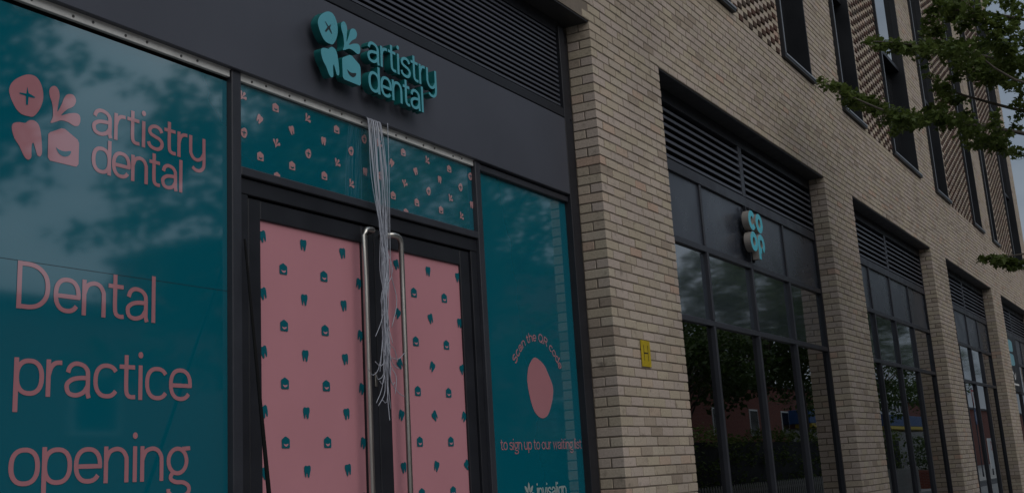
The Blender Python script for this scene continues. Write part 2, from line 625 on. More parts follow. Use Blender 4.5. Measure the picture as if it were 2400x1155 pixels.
bricks = []                      # (u0,u1,y0,y1,z0,z1,kind)
J = 0.010
def lay(u0, u1, z_lo, z_hi, anchor, cl=False, crn=False, bond='stretcher', zlim=None):
    k0 = int(round((z_lo - Z0) / RISE))
    k1 = int(math.floor((z_hi - Z0) / RISE + 1e-6))
    for k in range(k0, k1):
        zb = Z0 + k * RISE + J * 0.5
        zt = zb + RISE - J
        if zt > z_hi:
            break
        if bond == 'flemish':
            unit = 0.3375
            x = anchor - (0.169 if k % 2 else 0.0)
            while x < u1:
                for wdt, kind in ((0.215, 's'), (0.1025, 'h')):
                    a, b = max(x, u0 + J * .5), min(x + wdt, u1 - J * .5)
                    if b - a > 0.03:
                        if kind == 'h' and b - a > 0.08:
                            bricks.append((a - 0.004, b + 0.006, -0.013, 0.1, zb - 0.001, zt + 0.001, 'h'))
                        else:
                            bricks.append((a, b, 0.0, 0.1025, zb, zt, 's'))
                    x += wdt + J
            continue
        odd = k % 2
        x = anchor - (0.1125 if odd else 0.0)
        n = int((u0 - x) / 0.225)
        if n > 0:
            x += n * 0.225
        while x < u1 - 0.02:
            a, b = max(x, u0), min(x + 0.2125, u1)
            if zlim is not None and zb > zlim(0.5 * (a + b)):
                x += 0.225
                continue
            if b - a > 0.025:
                depth = 0.1025
                if cl and abs(a - u0) < 1e-6 and (b - a) < 0.12:
                    depth = 0.212
                if crn and abs(b - u1) < 1e-6 and (b - a) < 0.12:
                    depth = 0.212
                bricks.append((a, b, 0.0, depth, zb, zt, 's'))
                if cl and abs(a - u0) < 1e-6 and depth < 0.2:
                    bricks.append((u0 + 0.001, u0 + 0.095, 0.1125, 0.212, zb, zt, 's'))
            x += 0.225

for i, (a, b) in enumerate(PIERS):
    lay(a, b, 0.0 if i != 0 else 0.0, ZT, a, cl=True, crn=True)
kz = lambda z: Z0 + round((z - Z0) / RISE) * RISE
ZBk = kz(ZB)
lay(0.5, UEND, ZT, ZBk, P0, zlim=ztop_at)
strips = [(7.5, UW[0][0])] + [(UW[i][1], UW[i + 1][0]) for i in range(len(UW) - 1)] + [(UW[-1][1], UEND)]
for a, b in strips:
    zh = ztop_at(b)
    if (a, b) in PAT:
        lay(a, b, ZBk, zh, a, bond='flemish')
    else:
        lay(a, b, ZBk, zh, a)

# the 300 bricks that show largest become objects of their own
scored = []
for i, q in enumerate(bricks):
    u, z = 0.5 * (q[0] + q[1]), 0.5 * (q[4] + q[5])
    yy = q[2] if q[2] > 0.05 else 0.0
    px, py, zc = to_px(u, yy, z)
    if 0 < px < 2400 and 0 < py < 1155 and q[0] > 5:
        scored.append((zc, i, q[6]))
scored.sort()
single = set([i for zc, i, k in scored if k == 's'][:300]) | set([i for zc, i, k in scored if k == 'h'][:300])
cache = {}
def brick_object(q):
    w_, d_, h_ = q[1] - q[0], q[3] - q[2], q[5] - q[4]
    key = (round(w_, 3), round(d_, 3), round(h_, 3), q[6])
    if key not in cache:
        v, f = chamfer_box(-w_ / 2, w_ / 2, 0, d_, -h_ / 2, h_ / 2, 0.0032)
        me = bpy.data.meshes.new('header_brick' if q[6] == 'h' else 'brick')
        me.from_pydata(v, [], f)
        me.materials.append(M['head1'] if q[6] == 'h' else M['brick1'])
        cache[key] = me
    o = bpy.data.objects.new('header_brick' if q[6] == 'h' else 'brick', cache[key])
    COL.objects.link(o)
    o.parent = bld
    o.location = Vector(((q[0] + q[1]) / 2, q[2] + rnd.uniform(-0.0022, 0.0022), (q[4] + q[5]) / 2 + rnd.uniform(-0.0016, 0.0016))) - bld.location
    o.rotation_euler = (rnd.uniform(-0.006, 0.006), rnd.uniform(-0.008, 0.008), rnd.uniform(-0.006, 0.006))

tv, tf = chamfer_box(0, 1, 0, 1, 0, 1, 0.0)
tv = np.array(tv)
cv = np.array(chamfer_box(-1, 1, -1, 1, -1, 1, 0.25)[0])
sgn = np.sign(cv)
inset = (np.abs(np.abs(cv) - 1.0) > 1e-6).astype(float)         # which coordinates are pulled in by the chamfer
def brick_mass(sel, name, mat):
    n = len(sel)
    V = np.zeros((n, 24, 3))
    T = np.zeros(n)
    for a, q in enumerate(sel):
        cen = np.array([(q[0] + q[1]) / 2, (q[2] + q[3]) / 2 + rnd.uniform(-0.0022, 0.0022), (q[4] + q[5]) / 2 + rnd.uniform(-0.0016, 0.0016)])
        half = np.array([(q[1] - q[0]) / 2, (q[3] - q[2]) / 2, (q[5] - q[4]) / 2]) - np.array([rnd.uniform(0, .0015), 0, rnd.uniform(0, .0012)])
        V[a] = cen + sgn * (half - inset * 0.0032)
        T[a] = rnd.random()
    fl = [list(f) for f in tf]
    F = []
    for a in range(n):
        F.extend([[i + 24 * a for i in f] for f in fl])
    me = bpy.data.meshes.new(name)
    me.from_pydata(V.reshape(-1, 3).tolist(), [], F)
    at = me.attributes.new('tint', 'FLOAT', 'POINT')
    at.data.foreach_set('value', np.repeat(T, 24))
    me.materials.append(mat)
    o = link(name, me, bld)
    o['kind'] = 'stuff'
    return o

for i in sorted(single):
    brick_object(bricks[i])
brick_mass([q for i, q in enumerate(bricks) if i not in single and q[6] == 's'], 'bricks', M['brickm'])
brick_mass([q for i, q in enumerate(bricks) if i not in single and q[6] == 'h'], 'header_bricks', M['headm'])

for k in range(5):               # dark soffits over the openings
    a, b = PIERS[k][1], PIERS[k + 1][0]
    MB().box(a + 0.002, b - 0.002, 0.012, 0.34, ZT - 0.014, ZT - 0.003).build('soffit', M['soffit'], bld)

# upper windows: dark lined recess, projecting fin on the left and sill below
for i, (a, b) in enumerate(UW):
    zt = min(ZTOP, ztop_at(b) + 0.5)
    fr = MB()
    fr.box(a + 0.002, a + 0.055, -0.045, 0.30, ZB + 0.060, zt)                # left fin
    fr.box(a + 0.002, b - 0.002, -0.045, 0.30, ZB + 0.002, ZB + 0.060)        # sill
    fr.box(b - 0.030, b - 0.002, 0.004, 0.30, ZB + 0.075, zt)                 # right lining
    f = fr.build('window', M['upper'], bld)
    e = MB()
    e.box(a + 0.020, a + 0.044, -0.053, -0.046, ZB + 0.058, zt - 0.01)
    e.build('edge_trim', M['edge'], f)
    MB().box(a + 0.046, b - 0.004, -0.053, -0.046, ZB + 0.036, ZB + 0.058).build('sill_trim', M['edge'], f)
    ml = MB()
    mid = a + 0.075 + 0.42 * (b - a)
    ml.box(mid - 0.03, mid + 0.03, 0.215, 0.262, ZB + 0.076, 8.50)
    ml.build('mullion', M['frame'], f)
    for zz in (8.50, 11.0):
        if zz < zt:
            MB().box(a + 0.076, b - 0.031, 0.10, 0.262, zz, zz + 0.07).build('transom', M['frame'], f)
    MB().box(a + 0.076, b - 0.031, 0.264, 0.275, ZB + 0.076, 8.50).build('lower_panel', M['paneblk'], f)
    if zt > 8.6:
        MB().box(a + 0.076, b - 0.031, 0.10, 0.108, 8.571, min(zt, 10.999)).build('pane', M['glassup'], f)
        MB().box(a + 0.076, b - 0.031, 0.28, 0.30, 8.50, zt).build('backing', M['black'], f)
    if zt > 11.1:
        MB().box(a + 0.076, b - 0.031, 0.10, 0.108, 11.071, zt).build('pane', M['glassup'], f)

# ------------------------------------------------------------------ lettering made of pen strokes
def smooth(pts, n=6):
    p = [pts[0]] + list(pts) + [pts[-1]]
    o_ = []
    for i in range(1, len(p) - 2):
        a, b, c, d = (np.array(q, float) for q in p[i - 1:i + 3])
        for k in range(n):
            t = k / n
            o_.append(tuple(0.5 * ((2 * b) + (-a + c) * t + (2 * a - 5 * b + 4 * c - d) * t * t + (-a + 3 * b - 3 * c + d) * t ** 3)))
    o_.append(tuple(pts[-1]))
    return o_
def smooth_closed(pts, n=4):
    m = len(pts)
    o_ = []
    for i in range(m):
        a, b, c, d = (np.array(pts[(i + j) % m], float) for j in (-1, 0, 1, 2))
        for k in range(n):
            t = k / n
            o_.append(tuple(0.5 * ((2 * b) + (-a + c) * t + (2 * a - 5 * b + 4 * c - d) * t * t + (-a + 3 * b - 3 * c + d) * t ** 3)))
    return o_
def ell(cx, cz, rx, rz, a0=0, a1=360, n=28):
    return [(cx + rx * math.cos(math.radians(a0 + (a1 - a0) * k / n)), cz + rz * math.sin(math.radians(a0 + (a1 - a0) * k / n))) for k in range(n + 1)]
def sup(cx, cz, rx, rz, a0=0, a1=360, n=30, e=2.35):
    o_ = []
    for k in range(n + 1):
        a = math.radians(a0 + (a1 - a0) * k / n)
        c, s_ = math.cos(a), math.sin(a)
        o_.append((cx + rx * math.copysign(abs(c) ** (2 / e), c), cz + rz * math.copysign(abs(s_) ** (2 / e), s_)))
    return o_
BOWL = sup(0.45, 0.5, 0.37, 0.43)
GL = {                           # x-height 1; (advance, strokes); a stroke is a polyline of its centre line
    'a': (0.92, [smooth([(.11, .68), (.17, .83), (.30, .92), (.45, .93), (.62, .88), (.73, .76), (.75, .60), (.75, .30), (.75, .14), (.79, .0)]),
                 smooth([(.75, .55), (.52, .545), (.27, .50), (.10, .38), (.085, .24), (.15, .12), (.30, .07), (.46, .085), (.63, .17), (.75, .34)])]),
    'c': (0.88, [sup(0.45, 0.5, 0.37, 0.43, 36, 324)]),
    'd': (0.95, [BOWL, [(.82, 0), (.82, 1.42)]]),
    'e': (0.92, [sup(0.45, 0.5, 0.37, 0.43, -6, 324), [(.15, .47), (.87, .47)]]),
    'g': (0.90, [ell(0.42, 0.56, 0.33, 0.36), [(.58, .91), (.88, .93)],
                 smooth([(.26, .24), (.17, .12), (.20, .02), (.36, -.05), (.62, -.07), (.80, -.16), (.84, -.30), (.74, -.42), (.50, -.47), (.24, -.44), (.10, -.34), (.09, -.24)])]),
    'h': (0.90, [[(.09, 0), (.09, 1.42)], smooth([(.09, .60), (.20, .84), (.42, .93), (.62, .88), (.74, .72), (.76, .55), (.76, 0)])]),
    'i': (0.28, [[(.12, 0), (.12, 1.0)], 'dot']),
    'l': (0.28, [[(.12, 0), (.12, 1.42)]]),
    'n': (0.92, [[(.09, 0), (.09, 1.0)], smooth([(.09, .60), (.20, .84), (.42, .93), (.62, .88), (.74, .72), (.76, .55), (.76, 0)])]),
    'o': (0.92, [BOWL]),
    'p': (0.95, [[(.09, -.42), (.09, 1.0)], sup(0.47, 0.5, 0.37, 0.43)]),
    'r': (0.58, [[(.09, 0), (.09, 1.0)], smooth([(.09, .56), (.16, .78), (.30, .91), (.50, .93)])]),
    's': (0.80, [smooth([(.68, .74), (.60, .87), (.42, .93), (.22, .88), (.12, .74), (.18, .60), (.38, .53), (.58, .47), (.70, .34), (.66, .17), (.50, .07), (.32, .07), (.14, .14), (.07, .28)])]),
    't': (0.62, [smooth([(.24, 1.27), (.24, .9), (.24, .34), (.28, .14), (.40, .075), (.56, .08)]), [(.0, .93), (.54, .93)]]),
    'u': (0.92, [[(.76, 0), (.76, 1.0)], smooth([(.76, .40), (.66, .17), (.44, .07), (.23, .12), (.11, .28), (.09, .45), (.09, 1.0)])]),
    'v': (0.80, [[(.03, 1.0), (.37, .03), (.71, 1.0)]]),
    'w': (1.20, [[(.03, 1.0), (.28, .03), (.55, .95), (.82, .03), (1.07, 1.0)]]),
    'y': (0.92, [smooth([(.09, 1.0), (.09, .45), (.11, .28), (.23, .12), (.42, .07), (.62, .16), (.76, .38)]), smooth([(.76, 1.0), (.76, .5), (.76, -.02), (.70, -.22), (.54, -.34), (.34, -.34), (.18, -.25)])]),
    'D': (1.16, [[(.10, 0), (.10, 1.27)], smooth([(.10, 1.205), (.45, 1.205), (.72, 1.12), (.92, .92), (.98, .635), (.92, .35), (.72, .15), (.45, .07), (.10, .07)])]),
    'S': (1.02, [smooth([(.86, 1.0), (.76, 1.18), (.52, 1.27), (.26, 1.20), (.13, 1.0), (.20, .82), (.46, .71), (.74, .60), (.90, .40), (.82, .18), (.58, .07), (.32, .09), (.14, .22), (.08, .38)])]),
    'Q': (1.30, [ell(.60, .67, .52, .60), [(.72, .36), (1.08, -.04)]]),
    'R': (1.05, [[(.10, 0), (.10, 1.34)], smooth([(.10, 1.26), (.50, 1.26), (.76, 1.18), (.84, .98), (.76, .76), (.50, .68), (.10, .68)]), [(.52, .66), (.90, 0)]]),
    'H': (1.0, [[(.1, 0), (.1, 1.4)], [(.8, 0), (.8, 1.4)], [(.1, .7), (.8, .7)]]),
    ' ': (0.40, []),
}
def text_width(s, track=0.0):
    return sum(GL[c][0] + track for c in s) - track - 0.10
PEN = 0.80                       # level strokes are a little thinner than upright ones
def ribbon_pts(pl, wd):
    P = [np.array(p, float) for p in pl]
    Q = [P[0]]
    for p in P[1:]:
        if np.linalg.norm(p - Q[-1]) > 1e-5:
            Q.append(p)
    closed = np.linalg.norm(Q[0] - Q[-1]) < 1e-4 and len(Q) > 3
    n = len(Q)
    L_, R_ = [], []
    for i in range(n):
        if closed:
            a, b = Q[i - 1 if i > 0 else n - 2], Q[i + 1 if i < n - 1 else 1]
        else:
            a, b = Q[max(i - 1, 0)], Q[min(i + 1, n - 1)]
        d1 = Q[i] - a
        d2 = b - Q[i]
        l1, l2 = np.linalg.norm(d1), np.linalg.norm(d2)
        d1 = d1 / l1 if l1 > 1e-9 else d2 / l2
        d2 = d2 / l2 if l2 > 1e-9 else d1
        t = d1 + d2
        t = t / (np.linalg.norm(t) + 1e-9)
        nrm = np.array([-t[1], t[0]])
        k = max(0.45, float(np.dot(t, d1)))
        pen = np.array([1.0, PEN])
        L_.append(Q[i] + nrm * pen * wd / 2 / k)
        R_.append(Q[i] - nrm * pen * wd / 2 / k)
    return L_, R_
def stroke_geo(mb, pl, wd, y0, y1=None, face=0, side=0):
    L_, R_ = ribbon_pts(pl, wd)
    n = len(L_)
    mb.cur = face
    vs = []
    for l, r in zip(L_, R_):
        vs += [(r[0], y0, r[1]), (l[0], y0, l[1])]
    mb.add(vs, [(2 * i, 2 * i + 2, 2 * i + 3, 2 * i + 1) for i in range(n - 1)])
    if y1 is not None:
        mb.cur = side
        vs = []
        for l, r in zip(L_, R_):
            vs += [(r[0], y0, r[1]), (l[0], y0, l[1]), (r[0], y1, r[1]), (l[0], y1, l[1])]
        fs = []
        for i in range(n - 1):
            a, b = 4 * i, 4 * i + 4
            fs += [(a, a + 2, b + 2, b), (a + 1, b + 1, b + 3, a + 3), (a + 2, a + 3, b + 3, b + 2)]
        e = 4 * (n - 1)
        fs += [(0, 1, 3, 2), (e, e + 2, e + 3, e + 1)]
        mb.add(vs, fs)
        mb.cur = 0
def glyph_geo(mb, ch, fx, wd, y0, y1=None, scale=1.0):
    """fx maps glyph units to wall (x,z)"""
    for k, st in enumerate(GL[ch][1]):
        off = 0.0003 * k
        if st == 'dot':
            c = fx((.12, 1.30))
            r = wd * 0.62
            poly = [(c[0] + r * math.cos(a * math.pi / 8), c[1] + r * math.sin(a * math.pi / 8)) for a in range(16)]
            if y1 is None:
                mb.flat(poly, y0 - off)
            else:
                mb.cur = 1
                mb.prism(poly, y0 - off + 0.0003, y1)
                mb.cur = 0
                mb.flat(poly, y0 - off)
        else:
            stroke_geo(mb, [fx(p) for p in st], wd, y0 - off, y1, 0, 1)
def tall(v, asc):
    return v if v < 1.05 else 1 + (v - 1) * (asc - 1) / 0.42
def word(mb, s, u0, u1, base, xh, wd, y0, track=0.0, asc=1.42):
    W = text_width(s, track)
    k = (u1 - u0 - wd) / (W - 0.0)
    x = u0 + wd * 0.5 - 0.09 * k
    for c in s:
        glyph_geo(mb, c, (lambda p, x=x: (x + p[0] * k, base + tall(p[1], asc if c in 'dlh' else 1.42) * xh)), wd, y0)
        x += (GL[c][0] + track) * k

LOGO = {
'circle': [(0.0, 0.278), (0.012, 0.308), (0.041, 0.337), (0.083, 0.362), (0.119, 0.367), (0.142, 0.356), (0.159, 0.333), (0.169, 0.296), (0.166, 0.26), (0.15, 0.221), (0.124, 0.189), (0.1, 0.184), (0.065, 0.185), (0.038, 0.201), (0.015, 0.232), (0.003, 0.258)],
'tooth': [(0.021, 0.11), (0.022, 0.129), (0.034, 0.141), (0.056, 0.148), (0.084, 0.151), (0.097, 0.162), (0.112, 0.17), (0.134, 0.17), (0.152, 0.157), (0.164, 0.123), (0.172, 0.063), (0.172, 0.038), (0.164, 0.024), (0.151, 0.026), (0.142, 0.045), (0.132, 0.069), (0.127, 0.076), (0.121, 0.065), (0.12, 0.04), (0.121, 0.014), (0.113, 0.001), (0.1, -0.002), (0.084, 0.01), (0.06, 0.047), (0.035, 0.075)],
'sprout': [(0.211, 0.184), (0.221, 0.208), (0.221, 0.238), (0.216, 0.268), (0.205, 0.293), (0.199, 0.316), (0.204, 0.335), (0.22, 0.348), (0.236, 0.347), (0.249, 0.332), (0.253, 0.309), (0.248, 0.276), (0.245, 0.238), (0.265, 0.276), (0.277, 0.307), (0.291, 0.326), (0.31, 0.334), (0.329, 0.332), (0.341, 0.315), (0.337, 0.296), (0.324, 0.279), (0.293, 0.259), (0.264, 0.226), (0.303, 0.244), (0.341, 0.255), (0.361, 0.251), (0.368, 0.233), (0.362, 0.207), (0.346, 0.197), (0.329, 0.197), (0.3, 0.205), (0.267, 0.205), (0.24, 0.193), (0.217, 0.182)],
'house': [(0.201, 0.129), (0.210, 0.139), (0.269, 0.170), (0.287, 0.171), (0.356, 0.138), (0.364, 0.124), (0.364, 0.030), (0.354, 0.017), (0.340, 0.016), (0.215, 0.016), (0.203, 0.028)],
'smile': [(0.243, 0.08), (0.258, 0.073), (0.286, 0.071), (0.321, 0.079), (0.315, 0.061), (0.294, 0.049), (0.271, 0.05), (0.252, 0.062)],
'plus': [(0.087, 0.31), (0.095, 0.283), (0.128, 0.274), (0.125, 0.269), (0.095, 0.267), (0.094, 0.232), (0.084, 0.23), (0.081, 0.268), (0.049, 0.27), (0.051, 0.275), (0.083, 0.278)],
}
def shape(name, n=4):
    p = LOGO[name]
    return smooth_closed(p, n) if name in ('circle', 'tooth', 'sprout', 'smile') else list(p)

# ------------------------------------------------------------------ dental shopfront
YF, YG = 0.200, 0.235            # frame face, glass face
A, B = PIERS[0][1], PIERS[1][0]
shop = empty('dental_shopfront', (5.6, 0.2, 0), 'dental shopfront with teal and pink window vinyl under a charcoal fascia', 'shopfront')

MB().cbox(A + 0.005, 8.155, 0.178, 0.26, 3.708, 4.325).build('fascia_panel', M['fascia'], shop)
fr = MB()
fr.cbox(A + 0.002, B - 0.075, 0.185, 0.29, 4.337, 4.410, 0.003)
fr.cbox(8.165, 8.255, 0.180, 0.29, 0.0, 5.10, 0.003)
fr.box(8.258, B - 0.002, 0.215, 0.30, 0.0, 5.10)
fr.box(A + 0.002, 8.255, 0.20, 0.29, 5.045, 5.145)
fr.build('outer_frame', M['frame'], shop)
MB().box(A, B, 0.30, 0.32, 3.6, ZT - 0.016).build('backing_board', M['black'], shop)
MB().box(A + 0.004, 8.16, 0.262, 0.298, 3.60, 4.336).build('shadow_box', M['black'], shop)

lou = MB().box(A + 0.003, A + 0.04, 0.19, 0.27, 4.412, 5.044).build('louvre', M['frame'], shop)
sl0 = None
for k in range(16):
    zb = 4.424 + k * 0.0392
    if sl0 is None:
        m_ = MB()
        pr_ = [(0.198, 0.0), (0.198, 0.017), (0.205, 0.020), (0.275, 0.043), (0.277, 0.039), (0.203, 0.0)]
        n = len(pr_)
        vs_ = [(A + 0.042, p[0], 4.424 + p[1]) for p in pr_] + [(8.140, p[0], 4.424 + p[1]) for p in pr_]
        fs_ = [(i, i + n, (i + 1) % n + n, (i + 1) % n) for i in range(n)] + [tuple(range(n)), tuple(range(n, 2 * n))[::-1]]
        m_.add(vs_, fs_)
        sl0 = m_.build('slat', M['fascia'], lou)
    else:
        o = sl0.copy()
        COL.objects.link(o)
        o.parent = lou
        o.location = sl0.location + Vector((0, 0, k * 0.0392))

# metal strip with screws over the left window and the fanlight
def strip(u0, u1):
    m_ = MB()
    m_.cbox(u0, u1, 0.212, 0.234, 3.668, 3.716, 0.002)
    m_.box(u0, u1, 0.207, 0.212, 3.705, 3.711)
    s_ = m_.build('metal_strip', M['strip'], shop)
    me = None
    x = u0 + 0.09
    i = 0
    while x < u1 - 0.05:
        zz = 3.690 if i % 2 else 3.684
        if me is None:
            q = MB()
            q.prism([(0.0065 * math.cos(a * math.pi / 4), 0.0065 * math.sin(a * math.pi / 4)) for a in range(8)], -0.003, 0.002)
            so = q.build('screw', M['screw'], s_)
            me = so.data
            par_off = so.location.copy()
        else:
            so = bpy.data.objects.new('screw', me)
            COL.objects.link(so)
            so.parent = s_
        so.location = par_off + Vector((x, 0.2115, zz))
        x += (0.11, 0.19, 0.13, 0.22)[i % 4]
        i += 1
strip(A + 0.05, 4.402)
strip(4.476, 6.775)

for (a, b) in ((A + 0.003, A + 0.05), (4.405, 4.473), (6.778, 6.842)):
    MB().cbox(a, b, YF, 0.29, 0.0, 3.722, 0.004).build('mullion', M['framelite'], shop)
MB().cbox(6.844, 8.163, YF + 0.004, 0.285, 3.652, 3.695).build('transom', M['framelite'], shop)
MB().cbox(4.475, 6.776, YF + 0.002, 0.285, 3.168, 3.213).build('transom', M['framelite'], shop)
MB().cbox(A + 0.052, 4.403, YF + 0.006, 0.285, 0.0, 0.22).build('stall_riser', M['framelite'], shop)
MB().cbox(6.844, 8.163, YF + 0.006, 0.285, 0.0, 0.22).build('stall_riser', M['framelite'], shop)

PY = YG - 0.0020                  # print sits on the pane
def pane(name, u0, u1, z0, z1, mat, y=YG, parent=shop):
    return MB().box(u0, u1, y, y + 0.012, z0, z1).build(name, mat, parent)
def at(poly, u, z, k=1.0, ref=(0, 0), flip=False, rot=0.0):
    c, s_ = math.cos(rot), math.sin(rot)
    o_ = []
    for p in poly:
        x, y = (p[0] - ref[0]) * k, (p[1] - ref[1]) * k
        if flip:
            x = -x
        o_.append((u + x * c - y * s_, z + x * s_ + y * c))
    return o_

# left window
lw = pane('window_pane', A + 0.052, 4.403, 0.222, 3.650, M['teal'])
MB().box(A + 0.053, 4.402, YG - 0.0006, YG, 2.5725, 2.5745).build('vinyl_seam', M['frame'], lw)
m_ = MB()
for nme in ('circle', 'sprout', 'tooth', 'house'):
    m_.flat(at(shape(nme), 3.116, 3.0), PY)
m_.build('printed_logo', M['pink'], lw)
m_ = MB()
m_.flat(at(LOGO['plus'], 3.116, 3.0), PY - 0.0012)
m_.flat(at(shape('smile'), 3.116, 3.0), PY - 0.0012)
m_.build('printed_logo_detail', M['teal'], lw)
for s_, u0, u1, bz, xh, wd in (('artistry', 3.550, 4.270, 3.184, 0.125, 0.0205), ('dental', 3.552, 4.114, 3.012, 0.123, 0.0205),
                               ('Dental', 3.190, 3.957, 2.380, 0.152, 0.0225), ('practice', 3.193, 4.179, 2.036, 0.150, 0.0225),
                               ('opening', 3.187, 4.168, 1.688, 0.150, 0.0225)):
    m_ = MB()
    word(m_, s_, u0, u1, bz, xh, wd, PY, asc=1.29 if xh < 0.13 else 1.39)
    m_.build('printed_word', M['pink'], lw)

# fanlight over the doors
ICON = {'ci': ('circle', (0.085, 0.276), 0.30), 'sp': ('sprout', (0.280, 0.262), 0.30), 'to': ('tooth', (0.098, 0.085), 0.31), 'ho': ('house', (0.283, 0.094), 0.31)}
SUB = {'ci': 'plus', 'ho': 'smile'}
icon_cache = {}
def icons(lst, parent, mat, sub, y, k=1.0, zmin=None):
    base = Vector((0, 0, 0))
    par = parent
    while par is not None:
        base += par.location
        par = par.parent
    for i, (kd, u, z) in enumerate(lst):
        nm, ref, s_ = ICON[kd]
        rot = (0.0, 0.35, -0.2)[i % 3] if kd in ('to', 'sp') else 0.0
        fl = kd == 'to' and i % 2 == 1
        cut = zmin is not None and z < zmin + 0.02
        key = (kd, rot, fl, k, mat.name, z if cut else None)
        if key not in icon_cache:
            m_ = MB()
            P = at(shape(nm, 2), 0, 0, s_ * k, ref, fl, rot)
            if cut:
                P = [(p[0], max(p[1], zmin - z)) for p in P]
            m_.flat(P, 0)
            if kd in SUB and not cut:
                m_.cur = 1
                m_.flat(at(shape(SUB[kd], 2), 0, 0, s_ * k * (1.5 if kd == 'ci' else 1.2), ref if kd == 'ho' else (0.088, 0.272)), -0.0012)
            me = bpy.data.meshes.new('printed_icon')
            me.from_pydata(m_.v, [], m_.f)
            me.materials.append(mat)
            me.materials.append(sub)
            me.polygons.foreach_set('material_index', m_.mi)
            icon_cache[key] = me
        o = bpy.data.objects.new('printed_icon', icon_cache[key])
        COL.objects.link(o)
        o.parent = parent
        o.location = Vector((u, y, z)) - base
fan = [('sp', 4.524, 3.604), ('ho', 4.777, 3.602), ('sp', 5.047, 3.604), ('ho', 5.304, 3.599), ('ci', 5.566, 3.598),
       ('to', 4.650, 3.506), ('to', 4.905, 3.504), ('to', 5.184, 3.503), ('ci', 5.434, 3.498),
       ('ci', 4.527, 3.406), ('sp', 4.782, 3.406), ('ci', 5.044, 3.402), ('sp', 5.305, 3.401), ('to', 5.568, 3.400),
       ('ho', 4.652, 3.306), ('ho', 4.906, 3.306), ('ho', 5.182, 3.303), ('sp', 5.432, 3.301), ('ho', 4.782, 3.222)]
f1 = pane('window_pane', 4.476, 5.648, 3.215, 3.666, M['teal'])
f2 = pane('window_pane', 5.652, 6.775, 3.215, 3.666, M['teal'])
icons(fan, f1, M['pinkl'], M['teal'], PY, zmin=3.216)
icons([(k_, u + 1.193, z) for k_, u, z in fan if not (u + 1.193 > 6.775 or u + 1.193 < 5.70)], f2, M['pinkl'], M['teal'], PY, zmin=3.216)
MB().box(5.6485, 5.6515, YG + 0.002, YG + 0.01, 3.215, 3.666).build('glass_joint', M['frame'], shop)

# right window
rw = pane('window_pane', 6.844, 8.163, 0.222, 3.650, M['teal2'])
egg = smooth_closed([(7.503, 2.423), (7.58, 2.41), (7.654, 2.37), (7.7, 2.316), (7.746, 2.254), (7.758, 2.198), (7.725, 2.116), (7.66, 2.034), (7.583, 2.005), (7.513, 2.016), (7.454, 2.055), (7.412, 2.127), (7.386, 2.217), (7.384, 2.277), (7.404, 2.339), (7.44, 2.384)])
MB().flat(egg, PY).build('printed_patch', M['pink2'], rw)
m_ = MB()
s_ = 'Scan the QR code'
W = text_width(s_)
kx = 0.365 * math.radians(149 - 30) / W
x = 0.0
for c in s_:
    am = math.radians(149) - (x + GL[c][0] * 0.5) * kx / 0.365
    t0 = (7.555 + 0.372 * math.cos(am), 2.168 + 0.372 * math.sin(am))
    ca, sa = math.sin(am), -math.cos(am)
    glyph_geo(m_, c, (lambda p, t0=t0, ca=ca, sa=sa, h=GL[c][0] * 0.5: (t0[0] + (p[0] - h) * kx * ca - p[1] * 0.046 * sa, t0[1] + (p[0] - h) * kx * sa + p[1] * 0.046 * ca)), 0.0105, PY)
    x += GL[c][0]
m_.build('printed_word', M['pink2'], rw)
m_ = MB()
word(m_, 'to sign up to our waiting list', 6.965, 8.155, 1.792, 0.052, 0.0088, PY)
m_.build('printed_word', M['pink2'], rw)
m_ = MB()
word(m_, 'invisalign', 7.420, 7.868, 1.466, 0.072, 0.014, PY)
m_.build('printed_word', M['white'], rw)
m_ = MB()
for k in range(8):
    a_ = math.radians(90 + 45 * k)
    dx, dz = math.cos(a_), math.sin(a_)
    pet = [(0.018, -0.004), (0.045, -0.015), (0.070, -0.009), (0.082, 0.0), (0.070, 0.009), (0.045, 0.015), (0.018, 0.004)]
    m_.flat([(7.312 + p[0] * dx - p[1] * dz, 1.497 + p[0] * dz + p[1] * dx) for p in pet], PY)
m_.build('printed_burst', M['white'], rw)

